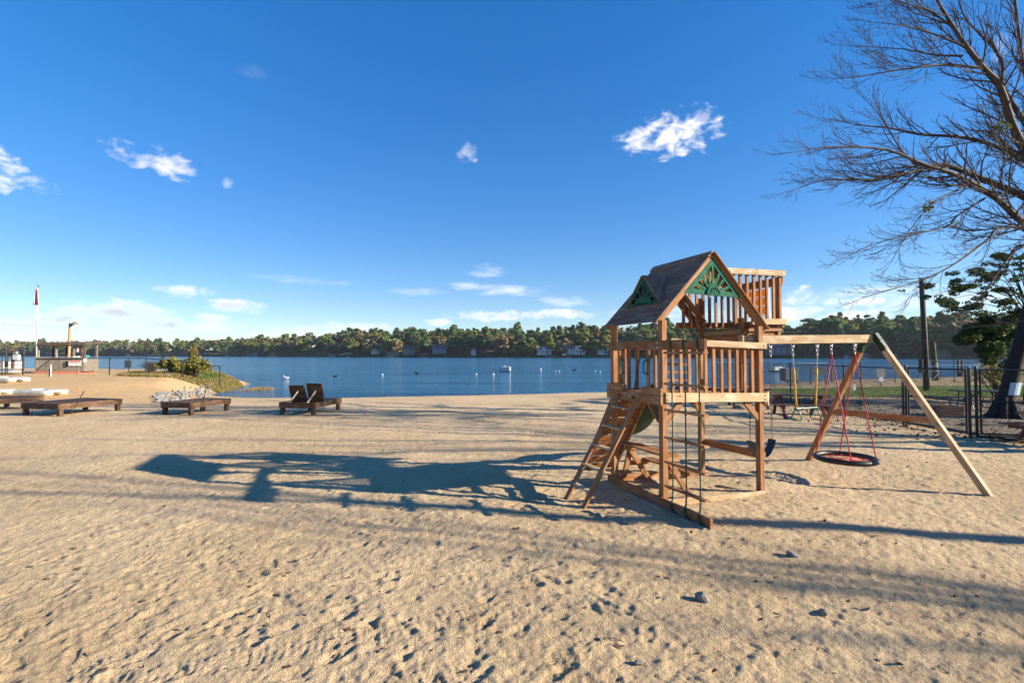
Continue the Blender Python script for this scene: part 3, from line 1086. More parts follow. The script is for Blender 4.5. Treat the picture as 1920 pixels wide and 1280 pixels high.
house('house', 'dark low house with a wide porch under the rust tree', 'house', 826, 27, 648, 663, 22, SIDEB, RFGREY, cols=4)
house('house', 'small white house at the foot of the tall pines', 'house', 888, 9, 652, 665, 14, SIDEW, RFGREY, cols=2)
house('house', 'white low house left of the green roofed boathouse', 'house', 704, 14, 654, 662.5, 18, SIDEW, RFTAN)
house('house', 'dark blue house with a white gable behind the swing chains', 'house', 1460, 42, 642, 664, 16, SIDEB, RFGREY, cols=4)
house('house', 'dark brown house seen right of the utility pole', 'house', 1765, 22, 656, 670, 12, SIDET, RFBROWN, cols=3)
for (q0, q1) in ((985, 1060), (1060, 1155), (1440, 1560), (690, 770), (810, 850)):
    MBl = MB()
    a0, a1, b1, b0 = fpos(q0, 1), fpos(q1, 1), fpos(q1, 26), fpos(q0, 26)
    MBl.add([(a0.x, a0.y, LAKE_Z + .35), (a1.x, a1.y, LAKE_Z + .35), (b1.x, b1.y, fz(q1, 26) + .6), (b0.x, b0.y, fz(q0, 26) + .6)], [(0, 1, 2, 3)])
    tag(MBl.build('lawn', GRASSM), 'mown lawn running down to the far water', kind='structure')

# ------------------------------------------------------------------ things on the water


def wp(px, py):
    return gp(px, py, LAKE_Z)


def buoy(px, py, r, mat, label):
    p = wp(px, py)
    e = empty('mooring_buoy', label, 'buoy', p, 0, 'mooring buoys')
    r *= .72
    MB().ball((0, 0, r * .35), r, sq=(1, 1, .8)).build('float', mat, e, True)
    MB().tube([(0, 0, r * .9), (0, 0, r * 1.5)], r * .16).build('eye', STEEL, e)
    return e


buoy(717, 702.5, .19, WHITE, 'largest white round buoy, nearest the middle of the lake')
buoy(893, 701.5, .17, WHITE, 'white buoy left of the floating sign barge, farther one')
buoy(925, 702, .22, WHITE, 'white buoy just below left of the sign barge')
buoy(1049, 696, .16, WHITE, 'white buoy right of the striped marker post')
buoy(1116, 695.5, .15, WHITE, 'white buoy near the tower, left of a pair')
buoy(1125, 697, .15, WHITE, 'white buoy closest to the tower post')
buoy(1042, 696, .13, WHITE, 'white low buoy beside another right of the marker')


def duck(px, py, s, label, white=False, rz=0.0):
    p = wp(px, py)
    e = empty('waterbird', label, 'bird', (p.x, p.y, LAKE_Z - .02 * s), rz, 'waterbirds on the lake')
    m_ = WHITE if white else BLACKM
    b_ = MB()
    b_.tube([(-.36 * s, 0, .16 * s), (-.26 * s, 0, .12 * s), (-.1 * s, 0, .10 * s), (.1 * s, 0, .10 * s), (.22 * s, 0, .14 * s), (.27 * s, 0, .24 * s), (.29 * s, 0, .34 * s), (.33 * s, 0, .37 * s), (.40 * s, 0, .36 * s)],
            [.01 * s, .07 * s, .13 * s, .14 * s, .09 * s, .05 * s, .045 * s, .05 * s, .015 * s], 8)
    b_.build('body', m_, e, True)
    MB().tube([(.38 * s, 0, .36 * s), (.46 * s, 0, .345 * s)], [.02 * s, .006 * s], 5).build('beak', ORANGE, e)
    return e


duck(537, 709.5, 1.0, 'white waterbird floating above the raised lounger backs', True, 3.1)
duck(628, 706.5, .9, 'dark waterbird on the water right of the white one', False, .2)
duck(781, 700.5, 1.0, 'dark waterbird left of the sign barge', False, 2.8)
duck(1077, 694.5, 1.2, 'dark waterbird between the marker post and the tower', False, 0)
duck(306, 671.5, 5.0, 'dark waterbird far out, above the fence rail', False, .4)

# striped marker post
p = wp(1014, 696)
e = empty('marker_post', 'white pole marker standing upright in the water', 'marker', p)
MB().tube([(0, 0, -.3), (0, 0, .55), (0, 0, .62)], [.09, .085, .03], 8).build('pole', WHITE, e, True)
MB().tube([(0, 0, .30), (0, 0, .38)], .093, 8).build('band', SIGNRED, e)

# floating barge with lettering
p = wp(948, 696.3)
e = empty('sign_barge', 'small white floating barge with red brown painted letters', 'barge', p, R(-12))
MB().box(-.72, .82, -.35, .35, .12, .80, .02).build('hull', WHITE, e)
MB().box(-.85, .84, -.38, .38, -.1, .115, .02).build('float', BLACKM, e)
MB().box(-.9, -.723, -.3, .3, .16, .72, .03).build('bow', BLUEGREY, e)
MB().tube([(-.12, 0, .8), (-.12, 0, 1.02), (-.12, 0, 1.1)], [.06, .05, .01], 8).build('light', WHITE, e)
let = MB()
y_ = -.352


def stroke(x0, z0, x1, z1, w=.05):
    let.board((x0, y_, z0), (x1, y_, z1), .012, w, (0, -1, 0) if abs(x1 - x0) < 1e-6 else (0, 0, 1), .001)


for (x0, segs) in ((-.48, [(0, 0, 0, .4), (0, .4, .2, .4), (.2, .4, .2, .22), (0, .22, .2, .22), (.08, .22, .2, 0)]), (-.2, [(0, 0, 0, .4), (0, .4, .2, .4), (.2, .4, .2, 0), (0, 0, .2, 0)]),
                   (.08, [(0, 0, .1, .4), (.1, .4, .2, 0), (.05, .16, .15, .16)]), (.36, [(0, 0, 0, .42), (0, .42, .2, .05), (.2, .05, .2, .42)])):
    for (a_, b_, c_, d_) in segs:
        stroke(x0 + a_, .26 + b_, x0 + c_, .26 + d_)
let.build('lettering', SIDET, e)

# pontoon boat by the right-hand shore
p = wp(1459, 697)
e = empty('pontoon_boat', 'white pontoon boat moored beyond the dark fence', 'boat', p, R(10))
for s_ in (-.5, .5):
    MB().tube([(-1.4, s_, .05), (-1.2, s_, .1), (1.2, s_, .1), (1.5, s_, .2)], [.05, .2, .2, .03], 8).build('pontoon', BLACKM, e, True)
MB().box(-1.3, 1.3, -.7, .7, .3, .38).build('deck', WHITE, e)
MB().box(-1.1, .4, -.66, .66, .385, .85, .02).build('console', WHITE, e)
MB().box(-1.15, .9, -.75, .75, 1.25, 1.32, .02).build('canopy', WHITE, e)
for sx in (-1.0, .75):
    for sy in (-.65, .65):
        MB().tube([(sx, sy, .38), (sx, sy, 1.25)], .025, 5).build('canopy_pole', STEEL, e)

# ------------------------------------------------------------------ play tower
OX, OY, YAW = 2.13, 6.87, R(20.4)
UX, UY = math.cos(YAW), math.sin(YAW)


def lw(u, v, z=0.0):
    """tower coordinates -> world"""
    return Vector((OX + UX * u - UY * v, OY + UY * u + UX * v, z))


def SHR(u, v, z):                     # the far side has settled a little into the sand
    return (u, v, z - .028 * u)


tower = empty('play_tower', 'cedar play tower with gabled roof, upper lookout, ladder and swing beam on the sand', 'play tower', (OX, OY, 0), YAW)


def TB():
    return MB(SHR)


def bolts(parent, pts, axis):
    """round steel bolt heads, one object each"""
    for p in pts:
        p = Vector(p)
        a = Vector(axis)
        TB().tube([p, p + a * .008], .013, 8).build('bolt', BOLT, parent)


A = .09
W_, D_ = 1.90, 1.36
PZ = 2.63
posts = {}
for nm, (u, v, top) in {'a': (0, 0, PZ), 'b': (W_ - A, 0, PZ), 'c': (0, D_ - A, PZ), 'd': (W_ - A, D_ - A, 3.2)}.items():
    posts[nm] = TB().box(u, u + A, v, v + A, -.15, top, .006).build('post', CEDAR, tower)
# foot boards; the left one runs on to the front to hold the rope ladder
o = TB().box(-.042, -.002, -.95, D_ + .04, -.06, .13).build('foot_board', CEDAR, tower)
TB().box(-.125, -.045, -.93, .75, -.06, .015).build('foot_board', GREYW, tower)
o = TB().box(.0, W_ + .04, -.043, -.003, -.05, .10).build('foot_board', WEATH, tower)
bolts(o, [(1.90, -.043, .06), (1.90, -.043, .0)], (0, -1, 0))
TB().box(.0, W_, D_ + .003, D_ + .043, -.03, .12).build('foot_board', CEDAR, tower)
TB().box(W_ + .003, W_ + .043, .35, D_, -.04, .06).build('foot_board', CEDAR, tower)
TB().board((W_ - .06, .12, .03), (1.55, .55, .06), .14, .04).build('foot_board', WEATH, tower)
TB().box(W_ + .003, W_ + .043, .02, D_ - .02, .56, .68).build('side_rail', CEDAR, tower)
# deck frame
o = TB().box(.035, 1.93, -.043, -.003, 1.462, 1.597).build('deck_beam', WEATH, tower)
bolts(o, [(.07, -.043, 1.565), (.07, -.043, 1.50), (1.89, -.043, 1.565), (1.89, -.043, 1.50)], (0, -1, 0))
o = TB().box(-.043, -.003, -.02, D_ + .045, 1.413, 1.552).build('deck_beam', CEDAR, tower)
bolts(o, [(-.043, .04, 1.52), (-.043, .04, 1.45), (-.043, 1.34, 1.52), (-.043, 1.34, 1.45)], (-1, 0, 0))
TB().box(-.043, -.003, -.02, .43, 1.555, 1.66).build('kick_board', CEDAR, tower)
TB().box(-.043, -.003, .94, D_ + .045, 1.555, 1.66).build('kick_board', CEDAR, tower)
TB().box(.0, W_, D_ + .003, D_ + .043, 1.43, 1.57).build('deck_beam', CEDAR, tower)
TB().box(W_ + .003, W_ + .043, -.02, D_, 1.43, 1.60).build('deck_beam', CEDAR, tower)
TB().box(W_ + .045, W_ + .085, -.03, .10, 1.40, 1.62).build('deck_cleat', WEATH, tower)
for k in range(9):
    v = .0 + k * .151
    if v < A and False:
        continue
    TB().box(.092 if (k == 0 or k == 8) else .003, (W_ - A - .002) if (k == 0 or k == 8) else W_ - .003, v + .003, v + .146, 1.535, 1.558).build('deck_plank', CEDAR, tower)
for (u, s_) in ((A, 1), (W_ - A, -1)):
    for v in (.02, D_ - .02):
        TB().board((u, v + .01 if v < 1 else v - .03, 1.20), (u + s_ * .26, v + .01 if v < 1 else v - .03, 1.455), .038, .09).build('knee_brace', CEDAR, tower)
TB().board((.03, .10, 1.18), (.03, .33, 1.41), .038, .08, (1, 0, 0)).build('knee_brace', CEDAR, tower)
# rails
o = TB().box(.12, 1.935, -.043, -.003, 2.275, 2.37).build('rail', WEATH, tower)
bolts(o, [(.5, -.043, 2.32), (1.88, -.043, 2.32)], (0, -1, 0))
arch = [(-.043, -.885, 2.20), (-.043, .30, 2.20)]
for k in range(9):
    t = k / 8
    arch.append((-.043, .36 + .62 * t, 2.20 + .05 * math.sin(math.pi * t) ** .6))
arch += [(-.043, 1.06, 2.20), (-.043, D_ + .045, 2.20), (-.043, D_ + .045, 2.335), (-.043, -.885, 2.335)]
mb = TB()
mb.prism(list(reversed(arch)), (.04, 0, 0))
o = mb.build('ladder_beam', CEDAR, tower)
bolts(o, [(-.043, .04, 2.30), (-.043, .04, 2.235), (-.043, 1.35, 2.30), (-.043, 1.35, 2.235)], (-1, 0, 0))
TB().box(.1, W_ - .1, D_ + .003, D_ + .043, 2.24, 2.34).build('rail', CEDAR, tower)
for k in range(11):
    u = .185 + .15 * k
    TB().box(u - .028, u + .028, .001, .033, 1.56, 2.30).build('baluster', CEDAR, tower)
for v in (.184, .34, .96, 1.115):
    TB().box(.0, .032, v - .028, v + .028, 1.56, 2.24).build('baluster', CEDAR, tower)
for u in (.2, .36, .52, 1.62):
    TB().box(u - .028, u + .028, D_ - .03, D_ + .001, 1.56, 2.28).build('baluster', CEDAR, tower)
for z in (1.72, 1.86, 2.0, 2.14):
    TB().box(1.02, 1.62, D_ - .035, D_ - .003, z - .02, z + .02).build('climbing_rung', CEDAR, tower)


def handle(parent, p, ax, out, L=.20, mat=GREENP):
    p, ax, out = Vector(p), Vector(ax).normalized(), Vector(out).normalized()
    pts = [p - ax * L / 2, p - ax * L / 2 + out * .035, p - ax * L * .3 + out * .06, p + ax * L * .3 + out * .06, p + ax * L / 2 + out * .035, p + ax * L / 2]
    TB().tube(pts, [.017, .013, .012, .012, .013, .017], 7).build('handle', mat, parent, True)


handle(tower, (-.0, .96, 1.95), (0, 0, 1), (-1, .2, 0))
handle(tower, (-.0, .34, 1.95), (0, 0, 1), (-1, .5, 0))
TB().tube([(.25, 1.05, 1.56), (.3, .92, 2.22)], .010, 6).build('support_rod', BLACKM, tower)

# roof: planked left slope, ridge caps, rafters; the lookout fills the right slope
EU, EZ, RU, RZ = -.06, 2.60, .963, 3.685
V0, V1 = .03, 1.43
roof = TB().box(RU - .02, RU + .02, V0 + .05, V1 - .03, RZ - .16, RZ - .045).build('roof', CEDAR, tower)
tag(roof, 'steep wooden roof with weathered purple brown planks')
dx, dz = RU - EU, RZ - EZ
Ls = math.hypot(dx, dz)
ex, ez = dx / Ls, dz / Ls
nx, nz = -ez, ex
NPL = 9
for k in range(NPL):
    t0, t1 = Ls * k / NPL, Ls * (k + 1) / NPL - .003
    tm = (t0 + t1) / 2
    c = (EU + ex * tm + nx * .01, 0, EZ + ez * tm + nz * .01)
    TB().board((c[0], V0, c[2]), (c[0], V1, c[2]), t1 - t0, .02, (nx, 0, nz), .003).build('roof_plank', ROOFW, roof)
# fascia under the front edge of the left slope, lit by the sun
for v in (V0 + .02, V1 - .04):
    TB().board((EU + .04, v, EZ + .0), (RU, v, RZ - .045), .035, .085, (-ez, 0, ex)).build('rafter', CEDAR, roof)
    TB().board((2 * RU - EU - .0, v, EZ - .03), (RU, v, RZ - .065), .035, .12, (ez, 0, ex)).build('rafter', CEDAR, roof)
TB().board((2 * RU - EU + .03, V0 - .005, EZ - .005), (RU, V0 - .005, RZ + .01), .10, .02, (ez, 0, ex)).build('barge_board', CEDAR, roof)
TB().board((2 * RU - EU - .15, V1 - .22, EZ + .17), (RU + .02, V1 - .22, RZ - .03), .16, .022, (ez, 0, ex)).build('roof_plank', ROOFW, roof)
TB().board((2 * RU - EU + .02, V1 - .03, EZ), (RU + .02, V1 - .03, RZ - .01), .14, .022, (ez, 0, ex)).build('roof_plank', ROOFW, roof)
for s_ in (-1, 1):
    TB().board((RU + s_ * .048, V0 - .015, RZ - .012), (RU + s_ * .048, V1 + .015, RZ - .012), .125, .02, (s_ * ez, 0, ex), .003).build('ridge_cap', ROOFW, roof)


def sunburst(parent, org, e1, e2, nrm, w, h, chord, rays, sunr, th=.018, mat=GREEN):
    """triangular frame with rays round a half sun; org = middle of the base"""
    org, e1, e2, nrm = Vector(org), Vector(e1), Vector(e2), Vector(nrm)

    def P(x, y, k=0.0):
        return org + e1 * x + e2 * y + nrm * k
    fr = TB()
    fr.prism([P(-w / 2, 0), P(w / 2, 0), P(w / 2 - chord * 1.1, chord), P(-w / 2 + chord * 1.1, chord)], nrm * th)
    o_ = fr.build('gable_frame', mat, parent)
    for s__ in (-1, 1):
        m2 = TB()
        sl = h / (w / 2)
        cw = chord * math.hypot(1, sl) / sl * .9
        m2.prism([P(s__ * w / 2, .001, .002), P(0, h, .002), P(0, h - cw * sl, .002), P(s__ * (w / 2 - cw), .001, .002)], nrm * th)
        m2.build('frame_bar', mat, o_)
    for a in rays:
        ca, sa_ = math.cos(a), math.sin(a)
        # length until the sloping side
        L = min(h / (sa_ + abs(ca) * h / (w / 2)) if True else h, h) - chord * .5
        TB().board(P(ca * sunr * .8, sa_ * sunr * .8 + chord * .3, th * .5), P(ca * L, sa_ * L + chord * .1, th * .5), .034 * w / .85, th * .8, nrm).build('ray', mat, o_)
    return o_


gz = 3.05
gw = 2 * (RZ - .06 - gz) / (dz / dx)
bp_ = TB()
bp_.prism([(RU - gw * .5, V0 + .042, gz + .005), (RU + gw * .5, V0 + .042, gz + .005), (RU, V0 + .042, RZ - .075)], (0, .014, 0))
bp_.build('gable_board', CEDAR, roof)
gf = sunburst(roof, (RU, V0 + .018, gz), (1, 0, 0), (0, 0, 1), (0, -1, 0), gw, RZ - .07 - gz, .075, [R(a) for a in (25, 50, 70, 90, 110, 130, 155)], .13)
tag(gf, 'green sunburst frame filling the front gable')
hsun = TB()
arc = [(RU + .135 * math.cos(math.pi * k / 14), V0 - .004, gz + .01 + .135 * math.sin(math.pi * k / 14)) for k in range(15)]
arci = [(RU + .108 * math.cos(math.pi * k / 14), V0 - .004, gz + .01 + .108 * math.sin(math.pi * k / 14)) for k in range(15)]
for k in range(14):
    hsun.prism([arc[k], arc[k + 1], arci[k + 1], arci[k]], (0, -.02, 0))
for a in (14, 40, 65, 90, 115, 140, 166):
    hsun.board((RU + .02 * math.cos(R(a)), V0 - .013, gz + .02 + .02 * math.sin(R(a))), (RU + .112 * math.cos(R(a)), V0 - .013, gz + .012 + .112 * math.sin(R(a))), .02, .014, (0, -1, 0))
hsun.board((RU - .135, V0 - .014, gz + .008), (RU + .135, V0 - .014, gz + .008), .022, .024, (0, 0, 1))
hsun.build('half_sun', GREEN, roof)
hb = TB()
hb.prism([(RU + .12 * math.cos(math.pi * k / 12), V0 - .002, gz + .012 + .12 * math.sin(math.pi * k / 12)) for k in range(13)], (0, -.003, 0))
hb.build('half_sun_back', DKGREEN, roof)

# dormer on the left slope
ud, vd, zd0, zd1, hw = .22, .73, EZ + (.22 - EU) * dz / dx + .03, 3.37, .42
uin = EU + (zd1 - EZ) * dx / dz
dm = TB()
dm.prism([(ud + .02, vd - hw + .02, zd0 - .02), (ud + .02, vd + hw - .02, zd0 - .02), (ud + .02, vd, zd1 - .045)], (.006, 0, 0))
dormer = dm.build('dormer', BLACKM, roof)
for s_ in (-1, 1):
    d_ = TB()
    q = [(ud - .03, vd, zd1 + .01), (ud - .03, vd + s_ * (hw + .03), zd0 - .02), (ud + .07, vd + s_ * (hw + .03), zd0 - .0), (uin, vd, zd1 + .01)]
    d_.prism(q if s_ > 0 else list(reversed(q)), (0, s_ * .012, .018))
    d_.build('dormer_roof', ROOFW, roof)
df = sunburst(roof, (ud, vd, zd0), (0, -1, 0), (0, 0, 1), (-1, 0, 0), hw * 1.92, zd1 - zd0 - .03, .035, [R(a) for a in (30, 62, 90, 118, 150)], .18)
fan = TB()
fan.prism([(ud - .002, vd + .24 * math.cos(math.pi * k / 10), zd0 + .005 + .12 * math.sin(math.pi * k / 10)) for k in range(11)], (-.016, 0, 0))
fan.build('dormer_sun', GREEN, roof)

# lookout nest: slatted box on the swing-beam side
def NB_():
    return MB(lambda u, v, z: (u, v, z - .028 * u + .04 + .05 * (u - 1.36)))


def nbolts(parent, pts, axis):
    for p in pts:
        p = Vector(p)
        NB_().tube([p, p + Vector(axis) * .008], .013, 8).build('bolt', BOLT, parent)


nest = NB_().box(1.90, 2.62, .27, 1.25, 2.50, 2.54).build('lookout', CEDAR, tower)
tag(nest, 'slatted upper lookout box beside the roof')
NB, NT_ = 2.63, 3.50
o = NB_().box(1.36, 2.66, .215, .253, NT_ - .095, NT_).build('lookout_rail', WEATH, nest)
nbolts(nest, [(1.5, .215, NT_ - .05), (1.88, .215, NT_ - .05), (2.6, .215, NT_ - .05)], (0, -1, 0))
NB_().box(1.93, 2.68, .215, .253, 2.605, 2.70).build('lookout_rail', WEATH, nest)
NB_().box(1.36, 2.66, 1.257, 1.295, NT_ - .095, NT_).build('lookout_rail', CEDAR, nest)
NB_().box(1.30, 2.66, 1.257, 1.295, 2.60, 2.70).build('lookout_rail', CEDAR, nest)
NB_().box(2.622, 2.66, .257, 1.253, NT_ - .235, NT_ - .10).build('lookout_rail', CEDAR, nest)
NB_().box(2.622, 2.66, .257, 1.253, 2.56, 2.70).build('lookout_rail', CEDAR, nest)
for k in range(9):
    u = 1.45 + .1415 * k
    z0 = 2.61 if u > 1.93 else max(2.61, RZ - (u - RU) * dz / dx + .05)
    NB_().box(u - .027, u + .027, .256, .288, z0, NT_ - .05).build('lookout_slat', CEDAR, nest)
for k in range(9):
    u = 1.42 + .145 * k
    NB_().box(u - .027, u + .027, 1.222, 1.254, 2.62, NT_ - .05).build('lookout_slat', CEDAR, nest)
for v in (.36, 1.0, 1.12):
    NB_().box(2.588, 2.62, v - .027, v + .027, 2.60, NT_ - .12).build('lookout_slat', CEDAR, nest)
for (u, v, z0) in ((2.55, .256, 2.30), (2.55, 1.165, 2.30)):
    NB_().box(u, u + .07, v + .034, v + .10, z0, NT_ - .10).build('lookout_post', CEDAR, nest)
NB_().box(1.83, 1.90, .36, .43, 1.56, 2.72).build('entry_post', CEDAR, nest)
handle(nest, (1.835, .395, 2.55), (0, 0, 1), (-1, -.5, 0), .22)
handle(nest, (1.80, 1.30, 2.52), (0, 0, 1), (-1, -.4, 0), .22)
NB_().box(1.86, 1.90, .44, 1.26, 2.46, 2.53).build('threshold', plain('mossy_wood', (.24, .27, .15), (.30, .20, .11), 12, .85), nest)
NB_().box(1.905, 1.94, .30, 1.26, 2.16, 2.455).build('riser_panel', CEDAR, nest)
NB_().box(1.95, 2.62, .32, .36, 2.30, 2.495).build('floor_joist', CEDAR, nest)
NB_().box(1.95, 2.62, 1.15, 1.19, 2.30, 2.495).build('floor_joist', CEDAR, nest)
for k in range(6):
    NB_().box(1.95, 2.60, .30 + .155 * k, .30 + .155 * k + .15, 2.543, 2.562).build('floor_plank', CEDAR, nest)
NB_().box(1.99, 2.08, .20, .30, 2.34, 2.46).build('beam_block', WEATH, nest)
# noughts and crosses panel on the inside of the right wall
gb_ = NB_()
for v_ in (.50, .90):
    gb_.box(2.565, 2.60, v_ - .012, v_ + .012, 2.77, 3.27)
for z_ in (2.78, 2.935, 3.09, 3.26):
    gb_.box(2.566, 2.599, .513, .887, z_ - .009, z_ + .009)
gm = gb_.build('game_frame', WHITE, nest)
tag(gm, 'white frame holding orange noughts and crosses blocks')
for i in range(3):
    for j in range(3):
        v, z = .58 + .13 * i, 2.86 + .155 * j
        t_ = NB_().box(2.545, 2.600, v - .052, v + .052, z - .060, z + .060, .012).build('game_block', GAMEY, nest)
        mk = NB_()
        if (i + j) % 2:
            mk.ring((2.543, v, z), .030, .007, 12, 5, (1, 0, 0))
        else:
            mk.board((2.543, v - .03, z - .035), (2.543, v + .03, z + .035), .012, .006, (1, 0, 0))
            mk.board((2.541, v + .03, z - .035), (2.541, v - .03, z + .035), .012, .006, (1, 0, 0))
        mk.build('block_mark', SIGNRED, nest)

# ladder on the left side
lad = TB().board((-1.0, .57, -.18), (.0, .57, 1.50), .035, .10, (0, 1, 0) if False else (1, 0, .6)).build('ladder', CEDAR, tower)
TB().board((-1.0, 1.10, -.18), (.0, 1.10, 1.50), .035, .10, (1, 0, .6)).build('ladder_rail', CEDAR, lad)
for k in range(5):
    t = .17 + .178 * k
    z = -.18 + 1.68 * t
    u = -1.0 + t
    TB().box(u - .045, u + .05, .588, 1.082, z - .014, z + .014).build('rung', WEATH, lad)
for v in (.64, 1.03):
    TB().box(-.055, -.044, v - .03, v + .03, 1.455, 1.505).build('ladder_bracket', BLACK, lad)

# rope ladder in front
rl = TB()
for v in (-.24, -.505, -.765):
    rl.tube([(-.022, v, 2.36), (-.052, v, 2.345), (-.058, v, 2.25), (-.035, v, 2.19), (-.024, v, 1.6), (-.022, v, .9), (-.022, v, .3), (-.03, v, .17), (-.075, v - .01, .08), (-.07, v - .05, .02), (-.055, v - .11, .01)],
            [.011, .011, .011, .009, .009, .009, .009, .012, .015, .015, .013], 6)
rope = rl.build('rope_ladder', ROPEG, tower, True)
for z in (2.03 + .13, 1.60 + .13, 1.24 + .13, .858 + .13, .52 + .13, .22 + .10):
    i_ = z
    a0 = -.105
    TB().board((-.022, -.105, z + .0), (-.022, -.885, z + .0), .075, .03).build('rung', PALEW if z > 1.6 and False else CEDAR, rope)
    kn = TB()
    for v in (-.24, -.505, -.765):
        kn.ball((-.022, v, z - .024), .018, 7, 5)
        kn.ball((-.022, v, z + .026), .016, 7, 5)
    kn.build('knot', ROPEG, rope, True)

# climbing ramp at the back
ramp = TB().board((.12, 2.50, -.05), (.12, 1.38, 1.50), .038, .12, (0, 1, .6)).build('climbing_ramp', CEDAR, tower)
TB().board((.76, 2.50, -.05), (.76, 1.38, 1.50), .038, .12, (0, 1, .6)).build('ramp_rail', CEDAR, ramp)
for k in range(10):
    t = (k + .5) / 10
    v, z = 2.50 - 1.12 * t, -.05 + 1.55 * t
    TB().board((.14, v, z), (.74, v, z), .165, .022, (0, .81, .585)).build('ramp_board', CEDAR, ramp)

# wavy slide leaving the back of the deck
sl = MB(SHR)
prof = [(-.30, .16), (-.285, .17), (-.27, .15), (-.25, .04), (-.18, 0), (.18, 0), (.25, .04), (.27, .15), (.285, .17), (.30, .16)]
path = []
for k in range(21):
    t = k / 20
    path.append((1.38 + 2.0 * t, 1.50 - 1.32 * t ** .85 + .07 * math.sin(t * 9.4)))
vs = []
for (v, z) in path:
    for (x, y) in prof:
        vs.append((1.20 + x, v + y * .4, z + y * .9))
for (v, z) in path:
    for (x, y) in prof:
        vs.append((1.20 + x * .97, v, z + y * .9 - .012))
n_ = len(prof)
fs = []
for i in range(20):
    for j in range(n_ - 1):
        a = i * n_ + j
        fs.append((a, a + 1, a + n_ + 1, a + n_))
        a += 21 * n_
        fs.append((a + n_, a + n_ + 1, a + 1, a))
sl.add(vs, fs)
slide = sl.build('slide', DKGREEN, tower, True)
tag(slide, 'dark green wavy slide behind the deck')

# picnic table built in under the deck
tb = TB().box(.0 + .10, .24, .12, 1.26, .66, .69).build('built_in_table', CEDAR, tower)
TB().box(.245, .38, .12, 1.26, .66, .69).build('table_plank', CEDAR, tb)
for v in (.19, 1.17):
    TB().board((.20, v, .655), (.68, v, -.03), .038, .09, (1, 0, .7)).build('table_leg', CEDAR, tb)
    TB().board((.30, v + .04, .655), (.12, v + .04, .0), .038, .09, (1, 0, -.3)).build('table_leg', CEDAR, tb)
    TB().box(.12, .40, v - .06, v - .021, .58, .657).build('table_cleat', CEDAR, tb)
    TB().box(.20, .78, v + .06, v + .098, .30, .38).build('bench_bearer', CEDAR, tb)
for u in (.55, .67):
    TB().box(u, u + .11, .10, 1.28, .383, .41).build('bench_plank', CEDAR, tb)

# swing beam on its splayed legs
BV = .15


def bz(u):
    return 2.435 + .018 * (u - 1.6) - .0


BE = 4.66
sb = MB().board((1.6, BV, bz(1.6) - .07), (BE, BV, bz(BE) - .07), .085, .14).build('swing_beam', WEATH, tower)
ap = lw(BE - .07, BV, bz(BE))


def loc(p):
    """world -> tower coordinates"""
    d = Vector((p[0] - OX, p[1] - OY))
    return Vector((d.x * UX + d.y * UY, -d.x * UY + d.y * UX, p[2]))


leg_a, leg_b = loc(gp(1514, 862.7)), loc(gp(1857, 929.5))
ta, tb_ = Vector((BE - .07, BV + .05, bz(BE) - .03)), Vector((BE - .02, BV - .055, bz(BE) - .02))
leg_a.z = leg_b.z = -.04
for (t0, l0) in ((ta, leg_a), (tb_, leg_b)):
    MB().board(l0 - (t0 - l0).normalized() * .1, t0, .09, .09, (1, 0, 0)).build('swing_leg', CEDAR if t0 is ta else WEATH, tower)
    d_ = (l0 - t0).normalized()
    br = MB()
    br.board(t0 - d_ * .03, t0 + d_ * .30, .098, .098, (1, 0, 0))
    b_ = br.build('leg_bracket', DKGREEN, tower)
    for q in (.10, .24):
        for s_ in (-.025, .025):
            c_ = t0 + d_ * q
            MB().tube([c_ + Vector((-.045, -.06, s_)), c_ + Vector((-.05, -.068, s_))], .010, 6).build('bolt', BOLT, b_)
f = .565
MB().board(ta.lerp(leg_a, f) + Vector((.03, 0, 0)), tb_.lerp(leg_b, f - .0) + Vector((.03, 0, 0)), .038, .10).build('leg_brace', CEDAR, tower)


# ------------------------------------------------------------------ swings (each hangs from the beam)
def chain(p0, p1, link_=.034, r=.0032):
    mb = MB()
    p0, p1 = Vector(p0), Vector(p1)
    n = max(2, int((p1 - p0).length / (link_ * .78)))
    d = (p1 - p0).normalized()
    e = d.orthogonal().normalized()
    f_ = d.cross(e)
    for k in range(n):
        c = p0.lerp(p1, (k + .5) / n)
        s_ = e if k % 2 else f_
        w = .009
        pts = [c - d * link_ / 2, c - d * link_ * .3 + s_ * w, c + d * link_ * .3 + s_ * w, c + d * link_ / 2, c + d * link_ * .3 - s_ * w, c - d * link_ * .3 - s_ * w, c - d * link_ / 2]
        mb.tube(pts, r, 4, cap=False)
    return mb


def hanger(parent, p, mat=STEEL):
    p = Vector(p)
    mb = MB()
    mb.tube([p + Vector((-.03, 0, .0)), p + Vector((-.028, 0, -.035)), p + Vector((0, 0, -.055)), p + Vector((.028, 0, -.035)), p + Vector((.03, 0, .0))], .008, 6)
    mb.ring(p + Vector((0, 0, -.075)), .022, .006, 10, 5, (1, 0, 0))
    mb.tube([p + Vector((0, 0, -.09)), p + Vector((.018, 0, -.12)), p + Vector((.016, 0, -.17)), p + Vector((0, 0, -.20)), p + Vector((-.016, 0, -.17)), p + Vector((-.018, 0, -.12)), p + Vector((0, 0, -.09))], .005, 5)
    mb.build('hanger', mat, parent, True)


def swing_root(name, label, u):
    w = lw(u, BV, bz(u) - .14)
    return empty(name, label, 'swing', w, YAW, 'swings on the beam')


